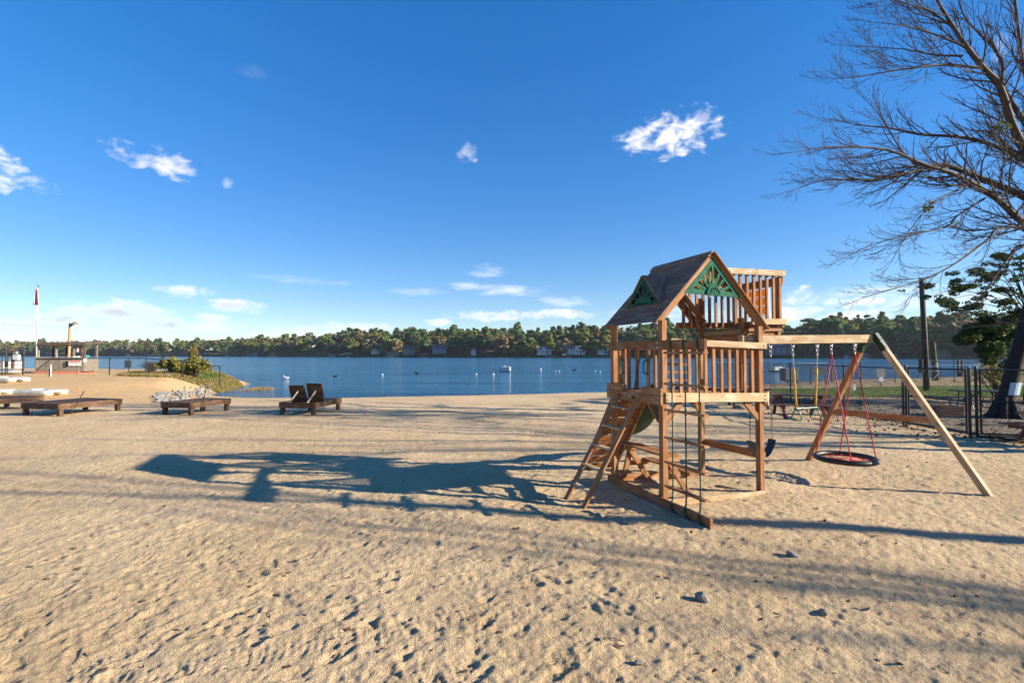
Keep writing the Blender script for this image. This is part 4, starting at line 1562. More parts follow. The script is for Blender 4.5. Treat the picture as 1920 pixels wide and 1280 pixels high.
# belt swing
u0, u1 = 1.78, 2.22
r = swing_root('belt_swing', 'blue belt swing on thin chains beside the tower post', (u0 + u1) / 2)
hw_ = (u1 - u0) / 2
zs = .78 - (bz(2) - .14)
for s_ in (-1, 1):
    hanger(r, (s_ * hw_, 0, 0))
    chain((s_ * hw_, 0, -.20), (s_ * (hw_ + .01), .0, zs), .036, .0034).build('chain', CHAIN, r)
bs = MB()
prv = None
seat = []
for k in range(13):
    t = k / 12
    x = -hw_ - .01 + (2 * hw_ + .02) * t
    z = zs - .27 * math.sin(math.pi * t) ** .75
    seat.append((x, z))
vs, fs = [], []
for (x, z) in seat:
    for (y, dz_) in ((-.075, .0), (-.06, -.008), (.06, -.008), (.075, .0), (.06, .006), (-.06, .006)):
        vs.append((x, y, z + dz_))
for i in range(12):
    for k in range(6):
        fs.append((i * 6 + k, i * 6 + (k + 1) % 6, (i + 1) * 6 + (k + 1) % 6, (i + 1) * 6 + k))
bs.add(vs, fs)
bs.build('seat', BLUEP, r, True)

# trapeze with rings
u0, u1 = 2.71, 3.27
r = swing_root('trapeze_swing', 'trapeze bar with triangular grip rings on yellow sleeved chains', (u0 + u1) / 2)
hw_ = (u1 - u0) / 2
zb = 1.24 - (bz(3) - .14)
for s_ in (-1, 1):
    hanger(r, (s_ * hw_, 0, 0))
    q0, q1 = Vector((s_ * hw_, 0, -.20)), Vector((s_ * (hw_ - .06), 0, zb + .02))
    chain(q0, q0.lerp(q1, .28), .036, .0035).build('chain', STEEL, r)
    MB().tube([q0.lerp(q1, k / 8) + Vector((0, .004 * (-1) ** k, 0)) for k in range(2, 9)], .0155, 7).build('chain_sleeve', YELLOW, r, True)
    rg = MB()
    c = Vector((s_ * (hw_ - .06), 0, zb))
    rg.tube([c, c + Vector((-.035, .03, -.06)), c + Vector((-.06, .05, -.15)), c + Vector((-.04, .04, -.185)), c + Vector((.04, -.04, -.185)), c + Vector((.06, -.05, -.15)), c + Vector((.035, -.03, -.06)), c], .011, 6)
    rg.build('grip_ring', GREENP, r, True)
MB().tube([(-hw_ + .02, 0, zb + .01), (-hw_ + .06, 0, zb + .012), (hw_ - .06, 0, zb + .012), (hw_ - .02, 0, zb + .01)], [.018, .014, .014, .018], 8).build('trapeze_bar', GREENP, r, True)

# web saucer swing
u0, u1 = 3.61, 4.19
r = swing_root('web_swing', 'round black rimmed saucer swing with red rope web', (u0 + u1) / 2)
hw_ = (u1 - u0) / 2
zr = .36 - (bz(4) - .14)
RR = .44
MB().ring((0, 0, zr), RR, .045, 40, 9).build('rim', BLACK, r, True)
web = MB()
for k in range(8):
    a = math.pi * k / 8
    web.tube([(RR * math.cos(a), RR * math.sin(a), zr + .005), (0, 0, zr - .05), (-RR * math.cos(a), -RR * math.sin(a), zr + .005)], .007, 5)
for rr in (.15, .29, .41):
    web.tube([(rr * math.cos(2 * math.pi * k / 16), rr * math.sin(2 * math.pi * k / 16), zr - .05 + .055 * rr / RR) for k in range(17)], .006, 5)
web.build('rope_web', ROPER, r, True)
for s_ in (-1, 1):
    hanger(r, (s_ * hw_, 0, 0))
    for a in ((-1, -.38), (1, .38)):
        ang = math.pi / 2 + s_ * (-.8) if False else None
        e_ = Vector((s_ * .30, a[0] * .31, zr + .03)) if s_ > 0 else Vector((-.30, a[0] * .31, zr + .03))
        MB().tube([(s_ * hw_, 0, -.19), Vector((s_ * hw_, 0, -.19)).lerp(e_, .5) + Vector((0, 0, -.004)), e_, e_ + Vector((.01, 0, -.06))], .0105, 6).build('rope', ROPER, r, True)

# ------------------------------------------------------------------ beach loungers
def lounger(label, near, left, right, raised, rod, group='double loungers along the beach', rodx=.1):
    """double platform: corner nearest the camera, its left-hand and right-hand corners (ground points)"""
    n, l, r_ = Vector(near), Vector(left), Vector(right)
    wv, dv = (l - n), (r_ - n)
    wv.z = dv.z = 0
    w, d = wv.length, dv.length
    ang = math.atan2(-wv.y, -wv.x)
    z0 = sz(n.x, n.y)
    e = empty('double_lounger', label, 'lounger', (n.x, n.y, z0 - .02), ang, group)
    # local x runs from the left corner to the near corner (0), y away from the camera
    for (x, y) in ((0, 0), (-w, 0), (0, d), (-w, d)):
        s_ = 1 if x == 0 else -1
        t_ = 1 if y == 0 else -1
        MB().box(min(x, x - s_ * .13), max(x, x - s_ * .13), min(y, y + t_ * .13), max(y, y + t_ * .13), -.12, .33).build('leg', DARKW, e)
    MB().box(-w - .02, .02, -.045, -.003, .27, .46).build('rail', DARKW, e)
    MB().box(-w - .02, .02, d + .003, d + .045, .27, .46).build('rail', DARKW, e)
    MB().box(.003, .045, -.0, d, .27, .462).build('rail', DARKW, e)
    MB().box(-w - .045, -w - .003, 0, d, .27, .462).build('rail', DARKW, e)
    MB().box(-w / 2 - .03, -w / 2 + .03, 0, d, .30, .44).build('rail', DARKW, e)
    nb = int((d if not raised else d * .62) / .125)
    for half_ in (0, 1):
        x0, x1 = (-w + .01, -w / 2 - .035) if half_ == 0 else (-w / 2 + .035, -.01)
        for k in range(nb):
            y = (d * .38 if raised else 0) + .02 + k * .125
            MB().box(x0, x1, y, y + .115, .435, .462).build('deck_slat', DARKW, e)
        if raised:
            a = R(66) if half_ == 0 else R(70)
            hy, hz = d * .38, .455
            L = .64 if half_ == 0 else .70
            bk = MB().board((x0 + .02, hy, hz), (x0 + .02, hy - L * math.cos(a), hz + L * math.sin(a)), .05, .03, (1, 0, 0)).build('backrest', DARKW, e)
            MB().board((x1 - .02, hy, hz), (x1 - .02, hy - L * math.cos(a), hz + L * math.sin(a)), .05, .03, (1, 0, 0)).build('back_frame', DARKW, bk)
            for k in range(5):
                t0 = L * (k + .5) / 5
                c_ = Vector(((x0 + x1) / 2, hy - t0 * math.cos(a) + .02, hz + t0 * math.sin(a)))
                MB().board((x0, c_.y, c_.z), (x1, c_.y, c_.z), L / 5 - .006, .022, (0, math.sin(a), math.cos(a))).build('back_slat', DARKW, bk)
            for t0 in (.30, .58):
                MB().board((x0 + .06, hy - t0 * math.cos(a) - .02, hz + t0 * math.sin(a)), (x1 - .06, hy - t0 * math.cos(a) - .02, hz + t0 * math.sin(a)), .03, .02, (0, 0, 1)).build('back_batten', DARKW, bk)
            xm = (x0 + x1) / 2
            MB().board((xm, .05, .42), (xm + .04, hy - .40 * math.cos(a) - .03, hz + .40 * math.sin(a)), .055, .03, (1, 0, 0)).build('prop', PALEW, bk)
    if rod:
        MB().board((-w * rodx + rod[0], .30, .10), (-w * rodx + rod[1], .45, .46 + rod[2]), .035, .018, (0, 1, 0)).build('prop_arm', DARKW, e)
    MB().tube([(-w * .75, .02, .30), (-w * .73, -.01, .05), (-w * .70, .0, .02)], .006, 5).build('cord', BLACK, e)
    return e


def gpz(px, py):
    p = gp(px, py, 0.0)
    for _ in range(4):
        p = gp(px, py, gh(p.x, p.y))
    return p


lounger('low dark wooden double lounger with leaning prop arm, left of the middle one', gpz(111, 781), gpz(42, 778), gpz(197, 776) + Vector((.2, .9, 0)), False, (-.10, .28, .42), rodx=-.1)
lounger('low dark wooden double lounger in the middle of the row, flat', gpz(358, 779), gpz(294, 779) + Vector((0, .25, 0)), gpz(425, 774.6) + Vector((0, .8, 0)), False, (.0, .06, .52), rodx=-.1)
lounger('dark wooden double lounger with both backrests raised', gpz(589, 779), gpz(521, 779) + Vector((0, .15, 0)), gpz(624, 773.5) + Vector((.15, 1.0, 0)), True, None)
lounger('dark wooden lounger cut by the left edge of the picture', gpz(-15, 771), gpz(-85, 769), gpz(55, 768) + Vector((.1, .8, 0)), False, None)

# ------------------------------------------------------------------ boats drawn up on the left
def pedal_hull(label, px, py, length, ang, turn=0):
    p = gpz(px, py)
    e = empty('pedal_boat', label, 'boat', (p.x, p.y, gh(p.x, p.y) - .03), ang, 'white pedal boats pulled up on the sand')
    L, Wd = length, .62
    for sy in (-1, 1):
        hb = MB()
        st = [(-L / 2, .17, .16), (-L / 2 + .06, .22, .27), (-L * .3, .24, .32), (L * .3, .24, .32), (L / 2 - .12, .22, .29), (L / 2 - .02, .18, .22), (L / 2 + .02, .10, .12)]
        vs, fs = [], []
        for (x, w, h) in st:
            yc = sy * Wd * .62
            for k in range(10):
                a = 2 * math.pi * k / 10
                vs.append((x, yc + w * math.copysign(abs(math.cos(a)) ** .4, math.cos(a)), .17 + h * .5 * math.copysign(abs(math.sin(a)) ** .4, math.sin(a))))
        for i in range(len(st) - 1):
            for k in range(10):
                fs.append((i * 10 + k, i * 10 + (k + 1) % 10, (i + 1) * 10 + (k + 1) % 10, (i + 1) * 10 + k))
        fs += [tuple(range(10)), tuple(range((len(st) - 1) * 10, len(st) * 10))]
        hb.add(vs, fs)
        hb.build('hull', HULL, e, True)
        MB().box(-L / 2 + .12, L / 2 - .16, sy * Wd * .62 - .22, sy * Wd * .62 + .22, -.03, .06, .02).build('keel_strip', ORANGE, e)
    MB().box(-L * .44, L * .42, -.34, .34, .20, .285, .03).build('deck', HULL, e)
    MB().box(L * .22, L * .40, -.30, .02, .29, .345, .02).build('number_plate', GREYP, e)
    MB().box(-L * .25, -L * .05, -.3, .3, .288, .36, .02).build('seat', HULL, e)
    return e


pedal_hull('white pedal boat with orange keel, the whole one beside the stake', 74, 738, 2.45, R(-9))
pedal_hull('white pedal boat half cut by the left edge, behind the whole one', 8, 730, 2.6, R(-10))
pedal_hull('white boat end at the left edge, nearest the loungers', -28, 740, 2.4, R(-4))
p = gpz(2, 702)
e = empty('kayak', 'blue and white kayak lying in front of the black gate', 'kayak', (p.x, p.y, gh(p.x, p.y)), R(-3))
kb = MB()
st = [(-1.9, .02, .02), (-1.4, .2, .16), (-.6, .34, .24), (.6, .34, .24), (1.4, .2, .2), (1.95, .02, .06)]
vs, fs = [], []
for (x, w, h) in st:
    for k in range(8):
        a = 2 * math.pi * k / 8
        vs.append((x, w * math.cos(a), .2 + h * .7 * math.sin(a)))
for i in range(5):
    for k in range(8):
        fs.append((i * 8 + k, i * 8 + (k + 1) % 8, (i + 1) * 8 + (k + 1) % 8, (i + 1) * 8 + k))
kb.add(vs, fs)
kb.build('hull', HULL, e, True)
kt = MB()
kt.ball((.1, 0, .34), .5, 12, 6, sq=(2.4, .5, .16))
kt.build('deck', plain('kayak_blue', (.03, .17, .45), None, 3, .4), e, True)

# stake with a white top
p = gpz(94, 724)
e = empty('stake', 'brown timber stake with a white topped pipe beside the pedal boats', 'stake', (p.x, p.y, gh(p.x, p.y)))
MB().box(-.07, .03, -.05, .05, -.2, .55).build('timber', DKPOLE, e)
MB().tube([(.06, -.03, -.1), (.06, -.03, .82), (.06, -.03, .84)], [.035, .035, .01], 8).build('pipe', WHITE, e)


# ------------------------------------------------------------------ kiosk
def at(px, py, Y):
    return pt(px, py, Y)


KY = 41.5
kc = at(127, 701, KY)
kz = gh(kc.x, kc.y)
e = empty('kiosk', 'grey boarded snack kiosk with flat roof on posts behind the boats', 'kiosk', (kc.x, kc.y, kz), R(13))
k = KY / FPX
kw, kd, khc, kh = 74 * k, 2.0, 29 * k, 55 * k
base = MB().box(-kw / 2 - .1, kw / 2 - .25, -kd / 2 - .12, kd / 2, -.3, .16).build('base', BRICKR, e)
x = -kw / 2
i = 0
while x < kw / 2 - .05:
    wd = .085 + .03 * random.Random(i).random()
    MB().box(x, x + wd - .008, -kd / 2 - .03 + .012 * random.Random(i + 50).random(), -kd / 2 + .0, .14, khc - .08 + .03 * random.Random(i + 9).random(), .003).build('board', GREYW, e)
    x += wd
    i += 1
for s_ in (-1, 1):
    MB().box(s_ * kw / 2 - .03, s_ * kw / 2 + .03, -kd / 2, kd / 2, .14, khc - .06).build('side_wall', GREYW, e)
MB().box(-kw / 2 + .03, kw / 2 - .03, kd / 2 - .05, kd / 2 - .01, .14, khc - .06).build('back_wall', GREYW, e)
MB().box(-kw / 2 - .1, kw / 2 + .1, -kd / 2 - .2, -kd / 2 + .35, khc - .055, khc).build('counter', GREYW, e)
for (x, y, m_) in ((-.47, -.45, GREYW), (-.47, .45, DKPOLE), (-.10, -.45, GREYW), (-.17, .40, DKPOLE), (.16, .4, DKPOLE), (.27, -.45, GREYW), (.48, -.40, DKPOLE), (.48, .45, GREYW)):
    MB().box(x * kw - .06, x * kw + .06, y * kd - .06, y * kd + .06, khc, kh - .12).build('post', m_, e)
rf = MB()
rf.prism([(-kw * .40, -kd * .75, kh - .12), (kw * .58, -kd * .65, kh - .10), (kw * .58, kd * .7, kh + .03), (-kw * .46, kd * .7, kh - .02)], (0, 0, .17))
rf.build('roof', DKPOLE, e)
MB().box(-kw * .5, kw * .48, -kd * .5 - .05, -kd * .5 + .03, kh - .25, kh - .122).build('roof_beam', GREYW, e)
sg = MB().box(kw * .20, kw * .46, -kd / 2 - .13, -kd / 2 - .10, .62, 1.07, .004).build('notice_board', WHITE, e)
tag(sg, 'white notice board with red print')
rd = MB()
rd.box(kw * .21, kw * .45, -kd / 2 - .134, -kd / 2 - .1305, .965, 1.045, .0005)
rd.box(kw * .245, kw * .41, -kd / 2 - .134, -kd / 2 - .1305, .865, .925, .0005)
rd.ball((kw * .225, -kd / 2 - .132, .90), .035, 8, 5, sq=(1, .1, 1))
rd.ball((kw * .435, -kd / 2 - .132, .90), .035, 8, 5, sq=(1, .1, 1))
rd.build('red_print', SIGNRED, sg)
MB().box(kw * .14, kw * .20, -kd / 2 - .14, -kd / 2 - .04, .55, 1.0, .01).build('drop_box', BLACKM, e)
MB().box(kw * .28, kw * .40, -kd / 2 - .1, -kd / 2 + .15, khc + .003, khc + .10, .01).build('counter_tray', WHITE, e)
tl = MB()
tl.ball((kw * .49, -.6, khc + .07), .26, 10, 6, sq=(1, .8, .5))
tl.build('cloth', TEAL, e, True)
for (x, z) in ((.30, 1.62), (.355, 1.56), (.41, 1.60), (.44, 1.58)):
    b_ = MB()
    b_.tube([(x * kw, -kd * .3, kh - .13), (x * kw, -kd * .3, kh - .28), (x * kw, -kd * .3, kh - .30), (x * kw, -kd * .3, kh - .72), (x * kw, -kd * .3, kh - .76)], [.01, .02, .10, .11, .03], 8)
    b_.build('hanging_bottle', WHITE if x != .355 else BRICKR, e, True)
MB().box(kw * .49, kw * .53, -kd / 2 - .05, -kd / 2 + .2, .9, 1.25, .01).build('paper_roll', WHITE, e)

GREYP2 = plain('flagpole_aluminium', (.46, .45, .43), None, 5, .5)
# flag pole and limp flag
fb = at(67.5, 693, 50)
e = empty('flagpole', 'tall white flagpole with a ball top behind the black gate', 'flagpole', (fb.x, fb.y, gh(fb.x, fb.y) - .1))
ph = 164 * 50 / FPX
MB().tube([(0, 0, -.4), (0, 0, ph * .6), (0, 0, ph - .5)], [.075, .06, .04], 10).build('pole', GREYP2, e, True)
MB().tube([(0, 0, ph - .5), (0, 0, ph - .16)], .03, 8).build('truck', BLACKM, e)
MB().ball((0, 0, ph - .09), .10).build('ball', STEEL, e, True)
MB().tube([(.1, -.06, 1.0), (-.08, -.1, ph * .5), (.02, -.08, ph - .5)], .012, 5).build('halyard', WHITE, e)
fl = empty('flag', 'limp red and white striped flag with a blue corner hanging on the pole', 'flag', (fb.x, fb.y - .10, gh(fb.x, fb.y) + ph - 2.35))


def flag_strip(t0, t1, mat, name):
    mb = MB()
    vs, fs = [], []
    n = 9
    for j in range(7):
        z = 1.75 * (1 - j / 6)
        for i in range(n):
            t = (t0 + (t1 - t0) * i / (n - 1))
            w = .08 + .55 * (1 - z / 1.75) ** .8
            vs.append(((t - .62) * w, -.05 + .055 * math.sin(t * 17 + z * 1.2), z * (1.0 - .06 * t)))
    for j in range(6):
        for i in range(n - 1):
            fs.append((j * n + i, j * n + i + 1, (j + 1) * n + i + 1, (j + 1) * n + i))
    mb.add(vs, fs)
    o_ = mb.build(name, mat, fl, True)
    sm = o_.modifiers.new('thickness', 'SOLIDIFY')
    sm.thickness = .008


FLRED = plain('flag_red', (.42, .03, .045), None, 6, .8)
FLBLUE = plain('flag_blue', (.03, .04, .14), None, 6, .8)
for k in range(9):
    flag_strip(k / 9, (k + 1) / 9, (FLRED if k in (1, 3, 6, 8) else WHITE) if k != 5 else FLBLUE, 'stripe' if k != 5 else 'canton')

# lamp on a wooden pole
lb = at(128.5, 690, 47)
k = 47 / FPX
e = empty('lamp_pole', 'wooden pole with a street lamp arm behind the kiosk', 'lamp pole', (lb.x, lb.y, gh(lb.x, lb.y)))
lh = 90 * k
MB().tube([(-.04, 0, -.4), (0, 0, lh * .5), (.06, 0, lh)], [.15, .13, .11], 10).build('pole', POLEW, e, True)
MB().tube([(.06, -.1, lh - .45), (.3, -.15, lh - .38), (.5, -.18, lh - .18)], .03, 6).build('arm', STEEL, e)
lm = MB()
lm.tube([(.42, -.18, lh - .22), (.55, -.18, lh - .05), (.80, -.20, lh + .02), (1.08, -.22, lh + .04), (1.2, -.22, lh + .02)], [.05, .13, .15, .12, .03], 8)
lm.build('lamp_head', WHITE, e, True)
MB().box(.36, .50, -.28, -.08, lh - .26, lh - .08).build('ballast', BLACKM, e)
# overhead wire
w0, w1 = at(-60, 597, 60), at(128.5, 612, 60)
wm = MB()
wm.tube([w0.lerp(w1, t / 12) - Vector((0, 0, .35 * math.sin(math.pi * t / 12))) for t in range(13)], .012, 4)
wm.tube([w1.lerp(at(150, 606, 47), t / 3) for t in range(4)], .012, 4)
tag(wm.build('overhead_wire', BLACKM), 'thin black overhead wire sagging past the flagpole', 'wire')


# ------------------------------------------------------------------ chain-link fences
def mesh_panel(mb, p0, p1, h0, h1, zb0, zb1, step=.065, r=.0022):
    """diamond mesh between two posts"""
    p0, p1 = Vector(p0), Vector(p1)
    d = p1 - p0
    L = math.hypot(d.x, d.y)
    H = h0 - zb0

    def P(s, z):
        t = s / L
        b_ = zb0 + (zb1 - zb0) * t
        tp = h0 + (h1 - h0) * t
        return (p0.x + d.x * t, p0.y + d.y * t, b_ + (tp - b_) * z / H)
    n = int((L + H) / step)
    for dr in (1, -1):
        for k in range(n + 1):
            s0 = k * step - (H if dr > 0 else 0)
            a = (s0, 0) if dr > 0 else (s0, 0)
            s_start, s_end = (s0, s0 + H) if dr > 0 else (s0, s0 - H)
            # clip to 0..L
            pts = []
            for (sa, za, sb_, zb_) in ((s_start, 0, s_end, H),):
                t0, t1 = 0.0, 1.0
                ds = sb_ - sa
                for lim, sg_ in ((0, 1), (L, -1)):
                    va, vb = (sa - lim) * sg_, (sb_ - lim) * sg_
                    if va < 0 and vb < 0:
                        t0, t1 = 1, 0
                    elif va < 0:
                        t0 = max(t0, va / (va - vb))
                    elif vb < 0:
                        t1 = min(t1, va / (va - vb))
                if t1 > t0:
                    pts = [P(sa + ds * t0, H * t0), P(sa + ds * t1, H * t1)]
            if pts:
                mb.tube(pts, r, 3, cap=False)


def fence(name, label, pts, height, post_r=.03, step=.075, rails=('top',), wire=True, mid=False, wr=.003, rr=.021):
    """pts: ground points of the posts, in order"""
    e = empty(name, label, 'fence', pts[0], 0)
    o0 = Vector(pts[0])
    pts = [Vector(p) - o0 for p in pts]
    for p in pts:
        MB().tube([p + Vector((0, 0, -.2)), p + Vector((0, 0, height + .04)), p + Vector((0, 0, height + .07))], [post_r, post_r, post_r * .3], 8).build('post', BLACKM, e)
    for a, b_ in zip(pts[:-1], pts[1:]):
        MB().tube([a + Vector((0, 0, height)), b_ + Vector((0, 0, height))], rr, 6).build('top_rail', BLACKM, e)
        if mid:
            MB().tube([a + Vector((0, 0, height * .5)), b_ + Vector((0, 0, height * .5))], .018, 6).build('mid_rail', BLACKM, e)
        if 'bottom' in rails:
            MB().tube([a + Vector((0, 0, .06)), b_ + Vector((0, 0, .06))], .018, 6).build('bottom_rail', BLACKM, e)
        if wire:
            mb = MB()
            mesh_panel(mb, a, b_, a.z + height, b_.z + height, a.z + .05, b_.z + .05, step, wr)
            mb.build('wire_mesh', BLACKM, e)
    return e


def G2(x, y):
    return Vector((x, y, gh(x, y)))


def onpx(px, Y):
    x = (px - 960) / FPX * Y
    return G2(x, Y)


FH = 1.72
fence('chain_link_fence', 'black chain link fence running back from the gate behind the swings', [onpx(1691, 14.7), onpx(1581, 18.2), onpx(1481, 22.3), onpx(1405, 26.6), onpx(1345, 31)], FH, rails=('top', 'bottom'))
far = [onpx(1430, 36)] + [onpx(q, 38) for q in (1552, 1613, 1677, 1733, 1788, 1841, 1898, 1960)]
fence('chain_link_fence', 'black chain link fence along the lake side of the grassy yard', far, 1.70, step=.11, wr=.003)
fence('chain_link_fence', 'lower black fence at the water edge behind the yard', [onpx(q, 52 + (q - 1700) * .012) for q in (1700, 1721, 1762, 1808, 1862, 1910)], 1.35, wire=False)
left_f = [at(-60, 700, 38), at(92, 701, 40.5), at(205, 701, 37), at(273, 702, 36), at(342, 708, 36), at(412, 717, 36.5)]
left_f = [Vector((q.x, q.y, z)) for q, z in zip(left_f, (.6, .62, .66, .66, .45, .03))]
left_f[1].z = gh(left_f[1].x, left_f[1].y)
fence('chain_link_fence', 'thin black fence from the kiosk out along the grassy point', left_f[1:], 1.22, .04, step=.16, wr=.002, rr=.034)

# gate leaves by the big tree
def gate(name, label, p0, p1, h, grp='black yard gate leaves', posts=(1, 1)):
    e = empty(name, label, 'gate', p0, 0, grp)
    a, b_ = Vector((0, 0, 0)), Vector(p1) - Vector(p0)
    for q, on_ in ((a, posts[0]), (b_, posts[1])):
        if on_:
            MB().tube([q + Vector((0, 0, -.15)), q + Vector((0, 0, h + .06)), q + Vector((0, 0, h + .1))], [.034, .034, .01], 8).build('gate_post', BLACKM, e)
    d = b_.normalized() * .09
    a2, b2 = a + d, b_ - d
    for z in (.07, h * .52, h):
        MB().tube([a2 + Vector((0, 0, z)), b2 + Vector((0, 0, z))], .026, 6).build('gate_rail', BLACKM, e)
    for q in (a2, b2):
        MB().tube([q + Vector((0, 0, .05)), q + Vector((0, 0, h + .02))], .026, 6).build('gate_stile', BLACKM, e)
    mb = MB()
    mesh_panel(mb, a2, b2, a2.z + h, b2.z + h, a2.z + .07, b2.z + .07, .075, .0032)
    mb.build('wire_mesh', BLACKM, e)
    return e


gate('yard_gate', 'black chain link gate leaf swung towards the beach', onpx(1697, 14.75), onpx(1815, 12.75), 1.74)
gate('yard_gate', 'black chain link panel in front of the leaning trunk', onpx(1828, 12.75), onpx(1960, 12.35), 1.74)
fence('chain_link_fence', 'black chain link fence beyond the right edge of the picture', [onpx(1965, 12.3), G2(17, 11.6), G2(20, 10.9)], FH, step=.12)
# tall black gate at the left edge
g0, g1 = at(10.5, 697, 37), at(43.5, 699, 37)
e = empty('tall_gate', 'tall narrow black gate in front of the flagpole', 'gate', Vector((g0.x, g0.y, gh(g0.x, g0.y))))
wd = g1.x - g0.x
for (x, h) in ((0, 2.15), (wd, 2.05)):
    MB().tube([(x, 0, -.2), (x, 0, h)], .05, 8).build('gate_post', BLACKM, e)
for x in (.10, wd - .12):
    MB().tube([(x, .05, .1), (x, .05, 1.55)], .028, 6).build('gate_stile', BLACKM, e)
for z in (.75, 1.55):
    MB().tube([(.1, .05, z), (wd - .12, .05, z)], .024, 6).build('gate_rail', BLACKM, e)
MB().tube([(0, 0, 1.85), (wd, 0, 1.85)], .022, 6).build('top_rail', BLACKM, e)
MB().box(-.05, .14, -.06, .06, .62, 1.05).build('latch_box', BLACKM, e)
lf = [at(-90, 697, 36), at(10, 697, 37)]
fence('chain_link_fence', 'black fence running out of the picture left of the tall gate', [Vector((q.x - (.25 if i else 0), q.y, gh(q.x, q.y))) for i, q in enumerate(lf)], 1.45, step=.16)
# pale cabin and ramp behind the gate
c0 = at(8, 679, 60)
e = empty('cabin', 'low pale cabin with a dark corner post at the left edge', 'cabin', (c0.x, c0.y, gh(c0.x, c0.y) - .3))
k = 60 / FPX
MB().box(-60 * k, 12 * k, -1, 1.5, .9, 2.1, .02).build('wall', plain('cabin_siding', (.48, .47, .42), None, 3, .7), e)
MB().box(-62 * k, 13 * k, -1.2, 1.7, 2.103, 2.2, .02).build('roof', RFGREY, e)
for x in (-40, -8, 11):
    MB().box(x * k - .1, x * k + .1, -.9, -.7, -.3, .9).build('post', DKPOLE, e)
e = empty('meter_box', 'pale meter boxes on a dark post beside the cabin', 'meter box', (at(24, 690, 55).x, 55, gh(at(24, 690, 55).x, 55)))
MB().box(-.12, .12, -.1, .1, -.3, 2.0).build('post', DKPOLE, e)
MB().box(.14, .75, -.2, .1, 1.0, 1.6, .02).build('box', WHITE, e)
MB().box(.16, .5, -.2, .1, 1.62, 1.95, .02).build('box', GREYP, e)
ramp_ = MB()
r0, r1 = at(-120, 694, 48), at(92, 694, 48)
ramp_.prism([(r0.x, 46.5, .60), (r1.x, 46.5, .60), (r1.x, 50, .52), (r0.x, 50, .50)], (0, 0, .06))
tag(ramp_.build('boat_ramp', CONC), 'grey concrete apron behind the kiosk and gate', kind='structure')
# warning sign on its own post left of the bush
s0 = at(241, 694, 44)
e = empty('sign_post', 'dark square sign on a post above the fence, left of the bush', 'sign', (s0.x, s0.y, .0))
MB().tube([(0, 0, -.3), (0, 0, 1.9)], .04, 8).build('post', DKPOLE, e)
MB().box(-.33, .30, -.08, -.045, .95, 1.65, .01).build('board', BLUEGREY, e)

# ------------------------------------------------------------------ right-hand yard
def picnic_table(label, px, py, ang, mat=REDW, L=1.8, grp='picnic tables'):
    p = gpz(px, py)
    e = empty('picnic_table', label, 'picnic table', (p.x, p.y, gh(p.x, p.y)), ang, grp)
    for k in range(5):
        y = -.36 + k * .146
        MB().box(-L / 2, L / 2, y, y + .138, .73, .768).build('top_plank', mat, e)
    for s_ in (-1, 1):
        for k in range(2):
            y = s_ * .70 + (k - 1) * .145
            MB().box(-L / 2, L / 2, y, y + .138, .425, .462).build('seat_plank', mat, e)
        MB().box(s_ * L * .36 - .02, s_ * L * .36 + .02, -.82, .82, .335, .424).build('seat_bearer', mat, e)
        MB().box(s_ * L * .36 - .02, s_ * L * .36 + .02, -.34, .34, .64, .729).build('top_bearer', mat, e)
        for t_ in (-1, 1):
            MB().board((s_ * (L * .36 - .045), t_ * .72, -.05), (s_ * (L * .36 - .045), t_ * .20, .70), .04, .10, (1, 0, 0)).build('leg', mat, e)
    return e


picnic_table('dark red wooden picnic table behind the trapeze', 1497, 780, R(-14))
picnic_table('dark red wooden picnic table partly hidden behind the tower deck beam', 1402, 763, R(-16))
picnic_table('dark red wooden table corner at the right edge of the picture', 2012, 838, R(-4))
# steel park table inside the yard
p = gpz(1842, 768)
e = empty('steel_picnic_table', 'dark steel picnic table with bent pipe legs behind the gate', 'picnic table', (p.x, p.y, gh(p.x, p.y)), R(-8), 'picnic tables')
MB().box(-.95, .95, -.38, .38, .72, .76, .01).build('top', BLACKM, e)
for s_ in (-1, 1):
    MB().box(-.95, .95, s_ * .72 - .13, s_ * .72 + .13, .42, .45, .01).build('seat', BLACKM, e)
    for x in (-.6, .6):
        MB().tube([(x, s_ * .30, .72), (x, s_ * .34, .2), (x, s_ * .45, .03), (x, s_ * .75, .05), (x, s_ * .80, .25), (x, s_ * .72, .42)], .022, 6).build('pipe_leg', BLACKM, e)
    MB().tube([(-.6, s_ * .1, .40), (0, 0, .72)], .018, 6).build('brace', BLACKM, e)
# timber trough
p = gpz(1769, 779)
e = empty('timber_planter', 'red brown boarded timber planter box beyond the swing leg', 'planter', (p.x, p.y, gh(p.x, p.y)), R(-6))
for z in (.0, .12, .24):
    for s_ in (-1, 1):
        MB().box(-.46, .46, s_ * .25 - .02, s_ * .25 + .02, z, z + .115).build('board', REDW, e)
        MB().box(s_ * .44 - .018, s_ * .44 + .018, -.228, .228, z, z + .115).build('end_board', REDW, e)
sl_ = MB()
sl_.box(-.42, .42, -.23, .23, .0, .27, .02)
sl_.build('soil', LITTER, e)
for (a, b_, lab) in ((1806, 1925, 'low weathered timber edging at the foot of the leaning tree'),):
    p0, p1 = gpz(a, 800), gpz(b_, 801)
    e = MB().board(Vector((p0.x, p0.y, gh(p0.x, p0.y) + .05)), Vector((p1.x, p1.y, gh(p1.x, p1.y) + .05)), .15, .16).build('timber_edging', GREYW)
    tag(e, lab, 'timber')
